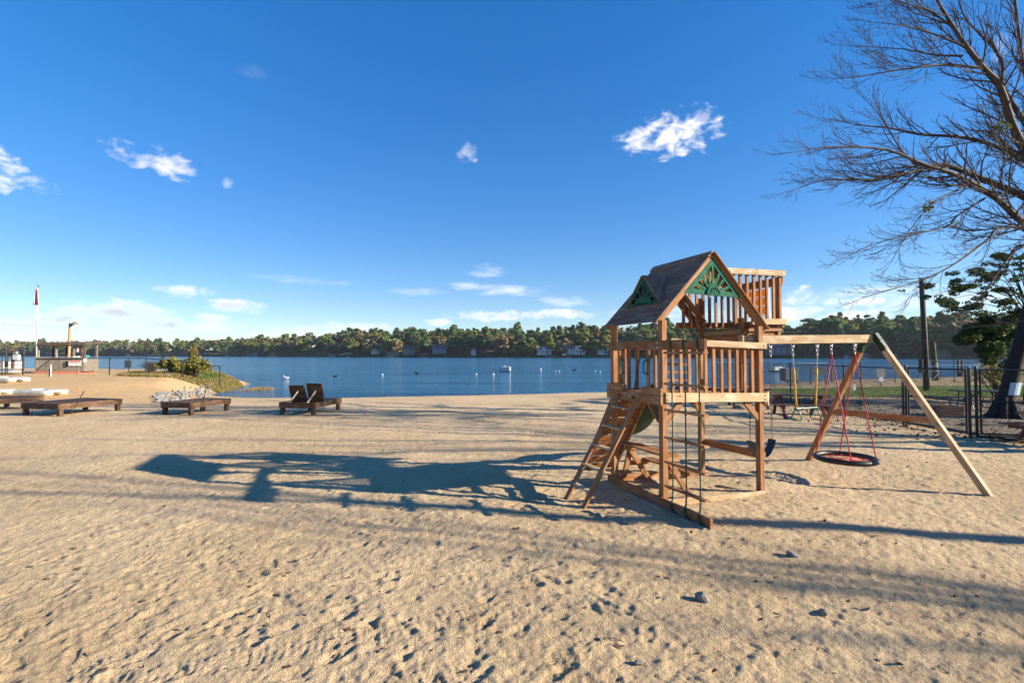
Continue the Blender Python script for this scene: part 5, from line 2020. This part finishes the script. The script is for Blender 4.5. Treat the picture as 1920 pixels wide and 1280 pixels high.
# utility pole and mossy stump
p = onpx(1732.5, 28.5)
e = empty('utility_pole', 'tall dark wooden utility pole standing in the grass', 'pole', p)
MB().tube([(.10, 0, -.3), (.05, 0, 3), (-.05, 0, 6.65)], [.165, .15, .13], 10).build('pole', DKPOLE, e, True)
MB().box(-.25, -.13, -.12, .12, 1.1, 1.9, .01).build('meter_box', BLACKM, e)
p = onpx(1751, 42)
e = empty('mossy_post', 'thick mossy broken post with white bands near the water', 'post', p)
MB().tube([(.1, 0, -.2), (.02, 0, 1.2), (-.05, 0, 2.6), (-.05, 0, 3.3)], [.26, .2, .19, .15], 10).build('trunk', plain('mossy_bark', (.07, .09, .035), (.05, .04, .03), 6, .9), e, True)
for z in (.8, 1.0, 1.2, 1.4):
    MB().tube([(.04, 0, z), (.036, 0, z + .06)], .222, 10).build('band', WHITE, e)
MB().board((-.35, -.25, .1), (.15, -.25, .65), .05, .03).build('prop', WHITE, e)
# grey wheeled bin, board sign, post, small signs by the water
p = onpx(1479, 44)
e = empty('wheeled_container', 'blue grey container with a wheel at the water edge behind the fence', 'container', p, R(8))
MB().box(-.65, .65, -.4, .4, .25, 1.35, .04).build('body', BLUEGREY, e)
MB().box(-.7, .7, -.45, .45, 1.353, 1.42, .03).build('lid', GREYP, e)
MB().ring((-.35, -.45, .2), .16, .06, 14, 6, (0, 1, 0)).build('wheel', BLACK, e, True)
MB().ring((.35, -.45, .2), .16, .06, 14, 6, (0, 1, 0)).build('wheel', BLACK, e, True)
p = onpx(1534, 40)
e = empty('notice_board', 'dark notice board on two legs seen through the fence', 'sign', p)
MB().box(-.68, .68, -.04, .04, .82, 1.42, .01).build('board', BLUEGREY, e)
for x in (-.62, .62):
    MB().box(x - .05, x + .05, .045, .12, -.2, 1.45).build('leg', BLUEGREY, e)
p = onpx(1560, 44)
e = MB().box(-.09, .09, -.09, .09, -.2, 1.15).build('timber_post', GREYW, None, loc=p)
tag(e, 'short grey timber post between the red ropes', 'post')
p = onpx(1650, 34)
e = empty('grey_sign', 'square grey sign with a white disc below it on the yard fence', 'sign', p)
MB().box(-.31, .31, -.03, 0, .62, 1.22, .01).build('board', GREYP, e)
MB().tube([(.02, -.04, .48), (.02, -.02, .48)], .17, 14).build('disc', WHITE, e)
MB().box(-.03, .03, .003, .06, -.2, 1.2).build('post', DKPOLE, e)
p = onpx(1600, 27)
e = empty('small_sign', 'small white sign on a stake in the shaded grass', 'sign', p)
MB().box(-.09, .09, -.02, 0, .18, .52, .005).build('board', WHITE, e)
MB().box(-.015, .015, .002, .02, -.1, .5).build('stake', BLACKM, e)
p = onpx(1858, 60)
e = MB().box(-4, 8, -.3, .3, -.5, .35).build('retaining_wall', DKWOOD, None, loc=(p.x, p.y, LAKE_Z + .4))
tag(e, 'dark timber retaining wall at the water behind the leaning tree', 'wall')
for q in (1796, 1803):
    p = onpx(q, 62)
    e = MB().tube([(0, 0, -.3), (0, 0, 2.2)], .13, 8).build('mooring_pile', DKPOLE, None, loc=(p.x, p.y, LAKE_Z))
    tag(e, 'dark mooring pile standing in the water, %s of a pair' % ('left' if q < 1800 else 'right'), 'pile', 'mooring piles')


# ------------------------------------------------------------------ grass, rocks, litter
def sheet(name, poly, mat, label, dz=.012, n=40, wob=.5, seed=0):
    """ground cover following the terrain inside a polygon"""
    poly = np.array(poly, float)
    x0, y0 = poly.min(0)
    x1, y1 = poly.max(0)
    xs = np.linspace(x0, x1, n)
    ys = np.linspace(y0, y1, n)
    A_, B_ = np.meshgrid(xs, ys)
    fx, fy = A_.ravel(), B_.ravel()
    wx = fx + (vnoise(fx * 1.1, fy * 1.1, 21 + seed) - .5) * wob * 2
    wy = fy + (vnoise(fx * 1.1 + 50, fy * 1.1, 22 + seed) - .5) * wob * 2
    ins = np.zeros(fx.shape, bool)
    for (ax, ay), (bx, by) in zip(poly, np.roll(poly, -1, 0)):
        c_ = (ay > wy) != (by > wy)
        ins ^= c_ & (wx < (bx - ax) * (wy - ay) / (by - ay + 1e-12) + ax)
    zz = gh_np(fx, fy) + dz + .09 * np.abs(vnoise(fx * .5, fy * .5, 1) - .5)
    id_ = np.arange(n * n).reshape(n, n)
    F_ = np.stack([id_[:-1, :-1], id_[:-1, 1:], id_[1:, 1:], id_[1:, :-1]], -1).reshape(-1, 4)
    F_ = F_[ins[F_].all(1)]
    o_ = link(name, np_mesh(name, np.stack([fx, fy, zz], 1), F_, [mat], smooth=True), None)
    tag(o_, label, kind='structure')
    return np.stack([fx[ins], fy[ins], zz[ins]], 1)


def blades(name, pts, n, h, mat, label, seed, lean=.4, wdt=.012):
    rg = np.random.default_rng(seed)
    base = pts[rg.integers(0, len(pts), n)].copy()
    sp = .5 * math.sqrt(max((np.ptp(pts[:, 0]) * np.ptp(pts[:, 1])) / max(len(pts), 1), .01))
    base[:, :2] += rg.uniform(-sp, sp, (n, 2))
    base[:, 2] = gh_np(base[:, 0], base[:, 1]) + .01
    a = rg.uniform(0, 6.28, n)
    hh = h * rg.uniform(.5, 1.3, n)
    sd_ = np.stack([np.cos(a), np.sin(a), np.zeros(n)], 1) * wdt
    tip = base + np.stack([rg.normal(0, lean, n) * hh, rg.normal(0, lean, n) * hh, hh], 1)
    V_ = np.stack([base - sd_, base + sd_, tip], 1).reshape(-1, 3)
    F_ = np.arange(3 * n).reshape(n, 3)
    o_ = link(name, np_mesh(name, V_, F_, [mat]), None)
    return tag(o_, label, 'grass', kind='stuff')


gpts = sheet('grass_strip', [(12.6, 24), (40, 25.5), (60, 29), (60, 34), (36, 33.5), (12.9, 31.5)], GRASSM, 'strip of shaded green grass behind the yard fence', n=70)
blades('grass', gpts, 52000, .09, L_GRASS, 'short green grass in the fenced yard', 3, wdt=.016)
lpts = sheet('leaf_litter', [(12.2, 11.5), (24, 11.2), (30, 23), (12.3, 22.5)], LITTER, 'bare soil with fallen leaves inside the yard fence', n=60, seed=3)
gp2 = sheet('grass_bank', [(-29.5, 36.2), (-27, 34.4), (-23.4, 35.4), (-21.9, 36.6), (-22.9, 39.5), (-23.8, 43), (-27, 46.5), (-33, 42)], GRASSM, 'grassy top of the small point', n=50, seed=5, wob=.3)
blades('grass', gp2, 24000, .13, L_GRASS, 'green grass on the small point below the bush', 4, wdt=.02)
edge_ = gp2[(vnoise(gp2[:, 0] * .8, gp2[:, 1] * .8, 61) > .5) | (gp2[:, 2] < .1)]
blades('dry_grass', edge_, 11000, .2, L_REED, 'dry tan grass tufts round the small point', 14, wdt=.02)
rgl = np.random.default_rng(31)
n = 7000
P_ = np.stack([rgl.uniform(11.6, 26, n), rgl.uniform(10.6, 23, n), np.zeros(n)], 1)
P_ = np.concatenate([P_, np.stack([rgl.normal(11.2, 1.0, 900), rgl.uniform(12, 21, 900), np.zeros(900)], 1)])
P_[:, 2] = gh_np(P_[:, 0], P_[:, 1]) + .045
V_, F_ = leaf_quads(P_, .032, rgl, flat=.75)
tag(link('fallen_leaves', np_mesh('fallen_leaves', V_, F_, [L_DRY]), None), 'brown fallen leaves inside the yard fence', 'leaves', kind='stuff')
# sparse litter on the sand
n = 420
yy = 2.4 * (20 / 2.4) ** rgl.uniform(0, 1, n)
xx = rgl.uniform(-1, 1, n) * (1.0 * yy)
P_ = np.array([(a, b_, sz(a, b_) + .008) for a, b_ in zip(xx, yy)])
V_, F_ = leaf_quads(P_, .016, rgl, flat=.7, elong=1.5)
tag(link('leaf_scraps', np_mesh('leaf_scraps', V_, F_, [L_DRY]), None), 'dry leaf scraps scattered over the sand', 'leaves', kind='stuff')
tw = MB()
for k in range(40):
    y = 2.6 * (9 / 2.6) ** rgl.uniform()
    x = rgl.uniform(-1, 1) * y
    a = rgl.uniform(0, 6.28)
    L = rgl.uniform(.04, .16)
    tw.tube([(x, y, sz(x, y) + .006), (x + math.cos(a) * L * .5, y + math.sin(a) * L * .5, sz(x, y) + .016), (x + math.cos(a + .3) * L, y + math.sin(a + .3) * L, sz(x + math.cos(a) * L, y + math.sin(a) * L) + .006)], .003, 4)
tag(tw.build('twigs', TWIG), 'dry twigs scattered over the sand', 'twigs', kind='stuff')


def rock_mesh(seed, sq=(1, .8, .6)):
    rg = np.random.default_rng(seed)
    bm = bmesh.new()
    bmesh.ops.create_icosphere(bm, subdivisions=2, radius=1)
    ph = rg.uniform(0, 6, 6)
    for v in bm.verts:
        c = v.co
        f_ = 1 + .22 * math.sin(c.x * 2.3 + ph[0]) * math.cos(c.y * 2.1 + ph[1]) + .15 * math.sin(c.z * 3.7 + ph[2] + c.x * 2) + rg.normal(0, .05)
        v.co = Vector((c.x * sq[0], c.y * sq[1], c.z * sq[2])) * f_
    me = bpy.data.meshes.new('stone')
    bm.to_mesh(me)
    bm.free()
    return me


rockm = [rock_mesh(s_) for s_ in range(6)]
for me in rockm:
    me.materials.append(WSTONE)
rip = empty('riprap', 'heap of white broken stones on the bank below the bush', 'rocks', (-25, 34.5, .1))
rg = np.random.default_rng(77)
for k in range(280):
    q = rg.uniform(288, 396)
    yp = rg.uniform(721, 743) if q > 310 else rg.uniform(729, 742)
    yp -= (q - 300) * .03
    p = gpz(q, yp)
    if shore_dist(np.array([p.x]), np.array([p.y]))[0] < .1:
        continue
    o_ = link('stone', rockm[k % 6], None, rip, Vector((p.x, p.y, gh(p.x, p.y) + .05)) - Vector((-25, 34.5, .1)), (rg.uniform(0, 6), rg.uniform(0, 6), rg.uniform(0, 6)))
    s_ = rg.uniform(.05, .15)
    o_.scale = (s_, s_, s_)
grm = [rock_mesh(s_ + 20, (1, .75, .7)) for s_ in range(4)]
for me, mt_ in zip(grm, (WSTONE, STONE, STONE, STONE)):
    me.materials.append(mt_)
for (q, yq, s_, lab, mi_) in ((1485, 1040, .058, 'pale rock lying on the sand in front of the swings', 0), (1317, 1119, .066, 'largest grey rock on the foreground sand', 1),
                              (1543, 1141, .046, 'small grey rock right of the largest one', 2), (1198, 1240, .033, 'small pointed grey rock nearest the camera', 3)):
    p = gp(q, yq, 0)
    o_ = link('rock', grm[mi_], None, None, (p.x, p.y, sz(p.x, p.y) + s_ * .2), (rg.uniform(-.3, .3), rg.uniform(-.3, .3), rg.uniform(0, 6)))
    o_.scale = (s_, s_, s_)
    tag(o_, lab, 'rock', 'loose rocks on the sand')
# reeds in the shallow water
rp = np.array([(x, y, LAKE_Z) for x, y in zip(np.random.default_rng(2).uniform(-1, 1, 60), np.random.default_rng(3).uniform(-1, 1, 60))])
cx = gp(475, 731, LAKE_Z)
rp = rp * np.array([1.5, 1.0, 0]) + np.array([cx.x, cx.y, LAKE_Z])
rg2 = np.random.default_rng(9)
n = 900
bs_ = rp[rg2.integers(0, 60, n)] + np.concatenate([rg2.normal(0, .25, (n, 2)), np.zeros((n, 1))], 1)
hh = rg2.uniform(.10, .38, n) * np.exp(-((bs_[:, 0] - cx.x - .6) / 1.4) ** 2)
a = rg2.uniform(0, 6.28, n)
sdv = np.stack([np.cos(a), np.sin(a), np.zeros(n)], 1) * .012
V_ = np.stack([bs_ - sdv, bs_ + sdv, bs_ + np.stack([rg2.normal(0, .08, n), rg2.normal(0, .08, n), hh], 1)], 1).reshape(-1, 3)
tag(link('reeds', np_mesh('reeds', V_, np.arange(3 * n).reshape(n, 3), [L_REED]), None), 'clump of brown reeds standing in the cove', 'reeds', kind='stuff')


# ------------------------------------------------------------------ shrubs and trees nearby
def clump_points(cl, n, rg, shell=.6):
    cl = np.array(cl, float)
    wts = cl[:, 3] * cl[:, 4] * cl[:, 5]
    c_ = cl[rg.choice(len(cl), n, p=wts / wts.sum())]
    d = rg.normal(size=(n, 3))
    d /= np.linalg.norm(d, axis=1)[:, None]
    r_ = rg.uniform(shell ** 3, 1.15, n)[:, None] ** (1 / 3)
    return c_[:, :3] + d * r_ * c_[:, 3:6], d


def bush(label, px, Y, w, h, n, seed, mat=L_BUSH, name='shrub', bare=False):
    rg = np.random.default_rng(seed)
    b0 = onpx(px, Y)
    e = empty(name, label, 'shrub', b0, 0)
    cl = []
    st = MB()
    for k in range(46 if not bare else 60):
        a = rg.uniform(0, 6.28)
        tilt = rg.uniform(.1, 1.0)
        L = h * rg.uniform(.6, 1.05)
        tip = Vector((math.cos(a) * tilt * w * .5, math.sin(a) * tilt * w * .4, L * (1 - .35 * tilt)))
        mid = tip * .5 + Vector((0, 0, .12 * h))
        st.tube([(0, 0, 0) if k % 3 else (rg.normal(0, .1), 0, 0), mid, tip], [.022, .014, .005], 4)
        for t_ in (.65, .85, 1.0):
            cl.append((*(mid.lerp(tip, (t_ - .5) * 2)), w * .10, w * .10, h * .10))
        if bare:
            for q in range(5):
                s0 = mid.lerp(tip, rg.uniform(0, 1))
                st.tube([s0, s0 + Vector((rg.normal(0, .25), rg.normal(0, .2), rg.uniform(.1, .4)))], [.007, .003], 3)
    st.build('stems', TWIG, e)
    if not bare:
        P, d = clump_points(cl, n, rg, .2)
        V_, F_ = leaf_quads(P, .055, rg, nrm=d, elong=1.3)
        link('foliage', np_mesh('foliage', V_, F_, [mat]), None, e)
    return e


bush('large yellow green shrub on the grassy point, behind the fence', 367, 38.5, 3.0, 1.75, 5200, 1)
bush('smaller olive shrub left of the large one on the point', 321, 37.5, 2.2, 1.35, 2600, 2)
bush('bare purple grey shrub at the left end of the shrubs', 285, 39.5, 1.9, 1.15, 0, 3, bare=True)
bush('small orange tinted sapling behind the large shrub', 361, 41, .8, 2.6, 900, 6, L_YELLOW)

# ------------------------------------------------------------------ bare trees
class Brancher:
    def __init__(s, seed):
        s.rg = random.Random(seed)
        s.limb, s.twig = MB(), MB()

    def poly(s, pts, r0, r1, target, n=6):
        m_ = len(pts)
        s_ = [r0 + (r1 - r0) * (i / (m_ - 1)) ** .8 for i in range(m_)]
        target.tube(pts, s_, n, cap=False)

    def grow(s, p, d, L, r, lvl, droop, curl):
        """one curved shoot with its own side shoots; lvl 0 = finest"""
        rg = s.rg
        n = 5 if lvl > 0 else 4
        pts = [Vector(p)]
        d = Vector(d).normalized()
        for k in range(n):
            t = (k + 1) / n
            d = (d + Vector((rg.gauss(0, .10), rg.gauss(0, .10), rg.gauss(0, .06) - droop * (1 - t) * .35 + curl * t * .42))).normalized()
            pts.append(pts[-1] + d * (L / n))
        s.poly(pts, r, r * .4, s.limb if r > .02 else s.twig, 5 if r > .02 else (4 if lvl > 0 else 3))
        if lvl > 0:
            m_ = int(L / (.13 if lvl == 1 else .22)) + 2
            for k in range(m_):
                t = .12 + .86 * (k + rg.random()) / m_
                i = min(int(t * n), n - 1)
                q = pts[i].lerp(pts[i + 1], t * n - i)
                dd = (pts[i + 1] - pts[i]).normalized()
                sidev = dd.cross(Vector((rg.gauss(0, 1), rg.gauss(0, 1), rg.gauss(0, 1)))).normalized()
                nd = dd + sidev * rg.uniform(.35, .75)
                s.grow(q, nd, L * rg.uniform(.3, .55) * (1 - .4 * t), max(r * .5 * (1 - .4 * t), .0042), lvl - 1, droop, curl)

    def clothe(s, pts, r0, r1, every, L, lvl, droop=.25, curl=.5, start=.1):
        """main limb along given points, with shoots all along it"""
        pts = [Vector(p) for p in pts]
        # smooth the path
        sm = []
        for i in range(len(pts) - 1):
            for k in range(3):
                t = k / 3
                a = pts[max(i - 1, 0)]
                b_, c_ = pts[i], pts[i + 1]
                d_ = pts[min(i + 2, len(pts) - 1)]
                sm.append(.5 * ((2 * b_) + (c_ - a) * t + (2 * a - 5 * b_ + 4 * c_ - d_) * t * t + (3 * b_ - a - 3 * c_ + d_) * t ** 3))
        sm.append(pts[-1])
        r0, r1 = r0 * .72, r1 * .8
        s.poly(sm, r0, r1, s.limb, 7)
        tot = sum((sm[i + 1] - sm[i]).length for i in range(len(sm) - 1))
        acc = 0
        nxt = tot * start
        for i in range(len(sm) - 1):
            seg = sm[i + 1] - sm[i]
            while acc + seg.length > nxt:
                q = sm[i] + seg * ((nxt - acc) / seg.length)
                f_ = nxt / tot
                dd = seg.normalized()
                sv = dd.cross(Vector((s.rg.gauss(0, 1), s.rg.gauss(0, 1), s.rg.gauss(0, 1)))).normalized()
                rr = (r0 + (r1 - r0) * f_ ** .8)
                s.grow(q, dd + sv * s.rg.uniform(.35, .8), L * s.rg.uniform(.6, 1.35) * (1.1 - .45 * f_), min(rr * .5, .03), lvl, droop, curl)
                nxt += every * s.rg.uniform(.45, 1.0)
            acc += seg.length
        dd = (sm[-1] - sm[-2]).normalized()
        s.grow(sm[-1], dd, L * .7, r1 * .8, lvl, droop, curl)


TY = 15.3
tb0 = gpz(1884, 785)
big = empty('bare_tree', 'big leaning bare tree at the right edge with long drooping limbs', 'tree', tb0, 0, 'bare trees by the beach')
B = Brancher(4)
off = -Vector(tb0)


def bp(px, py, Y):
    return pt(px, py, Y) - Vector(tb0)


trunk = MB()
tp = [Vector((0, 0, -.3)), Vector((.02, 0, .1)), Vector((.12, .05, .6)), Vector((.32, .08, 1.3)), Vector((.62, .1, 2.2)), Vector((.95, .1, 3.3)), Vector((1.25, 0, 4.6)), Vector((1.5, -.1, 6.2)), Vector((1.55, -.2, 8.0)), Vector((1.35, -.3, 10.0)), Vector((1.2, -.4, 12.5))]
trunk.tube(tp, [.42, .33, .24, .215, .205, .20, .19, .175, .15, .11, .05], 14)
for a in range(7):
    an = a * .9 + .3
    trunk.tube([(.45 * math.cos(an) * 1.5, .45 * math.sin(an) * 1.5, -.12), (.34 * math.cos(an), .34 * math.sin(an), .12), (.15 * math.cos(an) + .05, .15 * math.sin(an), .7)], [.05, .13, .10], 7)
trunk.build('trunk', BARK, big, True)
limbs = [
    ([(2010, 470, 15.2), (1920, 418, 14.6), (1870, 373, 14.2), (1822, 343, 13.9), (1781, 323, 13.6), (1732, 308, 13.3), (1659, 280, 13.0), (1554, 276, 12.6), (1500, 284, 12.4)], .16, .012, .34, 1.5),
    ([(2010, 420, 15.0), (1920, 369, 14.9), (1846, 337, 14.8), (1785, 313, 14.6), (1757, 309, 14.5), (1700, 325, 14.3), (1635, 337, 14.0), (1554, 337, 13.8), (1505, 349, 13.6)], .17, .012, .30, 1.6),
    ([(2020, 350, 15.0), (1920, 300, 15.4), (1850, 268, 15.6), (1789, 256, 15.7), (1724, 252, 15.8), (1667, 240, 15.8), (1615, 235, 15.8), (1545, 222, 15.8)], .13, .010, .34, 1.4),
    ([(1975, 380, 14.9), (1920, 280, 14.6), (1895, 227, 14.4), (1874, 162, 14.2), (1842, 126, 14.0), (1813, 89, 13.9), (1789, 53, 13.8), (1757, 0, 13.6), (1735, -60, 13.5)], .20, .03, .40, 1.9),
    ([(1842, 128, 14.0), (1773, 122, 13.8), (1692, 130, 13.5), (1610, 144, 13.2), (1572, 147, 13.1)], .06, .010, .30, 1.4),
    ([(1805, 105, 13.9), (1749, 103, 14.0), (1692, 92, 14.1), (1590, 86, 14.2)], .05, .009, .30, 1.3),
    ([(1813, 89, 13.9), (1745, 62, 13.6), (1690, 48, 13.4), (1640, 42, 13.2)], .05, .009, .30, 1.3),
    ([(1789, 53, 13.8), (1740, 20, 13.7), (1690, 5, 13.6), (1640, -12, 13.6)], .045, .009, .30, 1.3),
    ([(1990, 320, 15.1), (1920, 228, 15.6), (1887, 175, 15.8), (1878, 154, 15.9), (1880, 122, 16.0), (1862, 89, 16.1), (1830, 57, 16.2), (1805, 24, 16.3), (1790, -30, 16.3)], .13, .02, .40, 1.7),
    ([(1975, 300, 15.0), (1925, 150, 15.2), (1910, 60, 15.3), (1900, -30, 15.4)], .10, .04, .45, 1.7),
    ([(2000, 480, 15.0), (1920, 430, 14.0), (1870, 430, 13.6), (1854, 447, 13.5), (1818, 475, 13.3), (1781, 500, 13.1), (1740, 520, 13.0), (1680, 540, 12.9), (1625, 556, 12.8)], .07, .010, .36, 1.3),
    ([(1990, 500, 15.1), (1920, 459, 14.6), (1891, 483, 14.4), (1870, 512, 14.3), (1838, 560, 14.2), (1812, 580, 14.2)], .075, .014, .45, 1.2),
    ([(1846, 372, 14.2), (1793, 406, 14.0), (1773, 426, 13.9), (1692, 443, 13.6), (1635, 459, 13.4), (1590, 480, 13.3)], .045, .009, .26, 1.2),
    ([(1822, 345, 13.9), (1760, 372, 13.6), (1735, 395, 13.5), (1700, 440, 13.4), (1672, 490, 13.3)], .035, .008, .28, 1.1),
    ([(1720, 312, 13.3), (1690, 282, 13.2), (1665, 240, 13.2), (1640, 205, 13.1), (1600, 165, 13.1)], .035, .007, .28, 1.0),
    ([(1781, 323, 13.6), (1733, 308, 13.8), (1660, 330, 14.2), (1600, 322, 14.4), (1545, 318, 14.6)], .04, .008, .28, 1.2),
    ([(2010, 560, 15.2), (1925, 600, 15.6), (1880, 606, 15.8), (1840, 612, 16.0), (1790, 618, 16.2)], .06, .012, .5, 1.0),
]
for i, (path, r0, r1, ev, L) in enumerate(limbs):
    B.clothe([bp(*q) for q in path], r0, r1, ev, L, 2 if i != 9 else 2, droop=.35 if path[0][1] > 300 else .15, curl=.55)
# unseen right half of the crown
for (d, L, z) in (((1, .2, .5), 6, 5.5), ((.8, -.6, .6), 6, 6.5), ((.7, .7, .6), 5.5, 7.5), ((.3, .9, .7), 5, 8.5)):
    st_ = Vector((1.45, -.1, z))
    dv = Vector(d).normalized()
    B.clothe([st_, st_ + dv * L * .35, st_ + dv * L * .7 + Vector((0, 0, .3)), st_ + dv * L], .13, .02, .8, 1.6, 1)
B.limb.build('limbs', TWIG, big, True)
B.twig.build('twigs', TWIG, big)
# a few withered leaf tufts and the notice nailed to the trunk
rg = np.random.default_rng(12)
cl = [(*bp(1740, 388, 13.5), .14, .14, .16), (*bp(1790, 420, 13.9), .12, .1, .1), (*bp(1690, 345, 13.4), .14, .1, .06), (*bp(1878, 238, 14.3), .25, .2, .18)]
P, d = clump_points(cl, 160, rg, .1)
V_, F_ = leaf_quads(P, .035, rg)
link('withered_leaves', np_mesh('withered_leaves', V_, F_, [L_DARK]), None, big)
nt = empty('paper_notice', 'pale blue white notice sheet on the leaning trunk', 'notice', Vector(tb0) + Vector((.0, -.36, .82)), 0)
nb_ = MB()
for k in range(5):
    a0, a1 = -.55 + .22 * k, -.55 + .22 * (k + 1)
    nb_.prism([(.36 * math.sin(a0), .36 - .36 * math.cos(a0), 0), (.36 * math.sin(a1), .36 - .36 * math.cos(a1), 0), (.36 * math.sin(a1) + .13, .39 - .36 * math.cos(a1), .40), (.36 * math.sin(a0) + .13, .39 - .36 * math.cos(a0), .40)], (0, -.006, 0))
nb_.build('sheet', plain('laminated_paper', (.55, .66, .76), (.42, .54, .66), 14, .4), nt)


def off_tree(label, x, y, h, seed, fork, lean=(0, 0), nl=7, r=.28, twigs=True):
    """bare trees standing right of the picture; their shadows cross the sand"""
    e = empty('bare_tree', label, 'tree', G2(x, y), 0, 'bare trees by the beach')
    b_ = Brancher(seed)
    rg = random.Random(seed)
    t = MB()
    top = Vector((lean[0], lean[1], h * fork))
    t.tube([(0, 0, -.3), (0, 0, .3), top * .5, top], [r * 1.5, r, r * .85, r * .7], 10)
    t.build('trunk', BARK, e, True)
    for k in range(nl):
        a = 2 * math.pi * k / nl + rg.random()
        L = h * (1 - fork) * rg.uniform(.8, 1.1)
        up = rg.uniform(.5, 1.6) if k > 1 else 2.2
        dv = Vector((math.cos(a), math.sin(a), up)).normalized()
        s0 = top * rg.uniform(.82, 1.0)
        b_.clothe([s0, s0 + dv * L * .4, s0 + dv * L * .75 + Vector((0, 0, .2)), s0 + dv * L], r * .5, .02, 1.1 if twigs else 2.2, 1.5, 1 if twigs else 0)
    b_.limb.build('limbs', TWIG, e, True)
    b_.twig.build('twigs', TWIG, e)
    return e


off_tree('bare forked tree right of the picture whose trunk shadow crosses the foreground', 20.0, 3.05, 15, 21, .56, (.3, .12), 2, .2, False)
off_tree('slim bare tree right of the picture throwing shadows past the lounger row', 21.0, 8.9, 13, 22, .45, (-.3, .2), 7, .17)
off_tree('bare tree right of the picture with streaky shadows in front of the loungers', 25.0, 9.9, 13, 23, .40, (.4, 0), 7, .18)
off_tree('bare tree behind the camera whose branch shadows fall at lower right', 20.5, .3, 11, 24, .40, (.2, .5), 5, .14)

# evergreen by the leaning tree
rg = np.random.default_rng(8)
ev0 = onpx(1925, 20.5)
ev = empty('evergreen_tree', 'dark leafy evergreen behind the leaning tree at the right edge', 'tree', ev0)
EB = Brancher(9)
cl = []
tr = MB()
tr.tube([(0, 0, -.3), (.1, 0, 1.2), (.2, 0, 3.0), (.1, 0, 5.2)], [.2, .16, .12, .05], 8)
tr.build('trunk', BARK, ev, True)


def ep(px, py, Y=20.5):
    return pt(px, py, Y) - Vector(ev0)


# dense low mass, feathery layers above
for k in range(150):
    q, yq = rg.uniform(1800, 2080), rg.uniform(585, 685)
    if q < 1850 and (yq < 612 or yq > 660):
        continue
    p = ep(q, yq, 20.5 + rg.uniform(-1.6, 1.6))
    r_ = rg.uniform(.16, .34)
    cl.append((*p, r_, r_, r_ * .75))
for k in range(300):
    q, yq = rg.uniform(1660, 2090), rg.uniform(462, 600)
    lim = 1735 + 120 * (abs(yq - 555) / 60) ** 1.2 + rg.normal(0, 25)
    if q < lim:
        continue
    p = ep(q, yq, 20.2 + rg.uniform(-1.9, 1.9))
    r_ = rg.uniform(.10, .26)
    cl.append((*p, r_ * 1.2, r_ * 1.2, r_ * .55))
P, d = clump_points(cl, 34000, rg, .05)
V_, F_ = leaf_quads(P, .04, rg, nrm=d * .4 + np.array([0, 0, .8]), elong=1.4)
link('foliage', np_mesh('foliage', V_, F_, [L_DARK]), None, ev)
br = MB()
for c_ in cl[::4]:
    p = Vector(c_[:3])
    br.tube([(.15, 0, max(.8, p.z * .72)), (p.x * .35 + .1, p.y * .4, p.z * .98 + .15), (p.x * .7, p.y * .75, p.z * 1.05 + .1), p], [.03, .02, .012, .005], 4)
br.build('branches', TWIG, ev)
bush('thin leafy sapling between the fence and the leaning tree', 1868, 24, 2.6, 2.2, 700, 15, L_YELLOW, name='sapling')

# ------------------------------------------------------------------ air between here and the far bank
hz = MB()
x0, x1, y0, y1, z0, z1 = -2600, 3200, -140, 3100, LAKE_Z - 3.0, 75
hz.add([(x0, y0, z0), (x1, y0, z0), (x1, y1, z0), (x0, y1, z0), (x0, y0, z1), (x1, y0, z1), (x1, y1, z1), (x0, y1, z1)],
       [(3, 2, 1, 0), (4, 5, 6, 7), (0, 1, 5, 4), (1, 2, 6, 5), (2, 3, 7, 6), (3, 0, 4, 7)])
hm = bpy.data.materials.new('haze_air')
hm.use_nodes = True
for n_ in list(hm.node_tree.nodes):
    hm.node_tree.nodes.remove(n_)
hv_ = hm.node_tree.nodes.new('ShaderNodeVolumePrincipled')
hv_.inputs['Color'].default_value = (.80, .90, 1, 1)
hv_.inputs['Density'].default_value = .00007
hv_.inputs['Anisotropy'].default_value = .2
ho_ = hm.node_tree.nodes.new('ShaderNodeOutputMaterial')
hm.node_tree.links.new(hv_.outputs[0], ho_.inputs['Volume'])
tag(hz.build('haze', hm), 'faint haze in the air over the lake', kind='stuff')
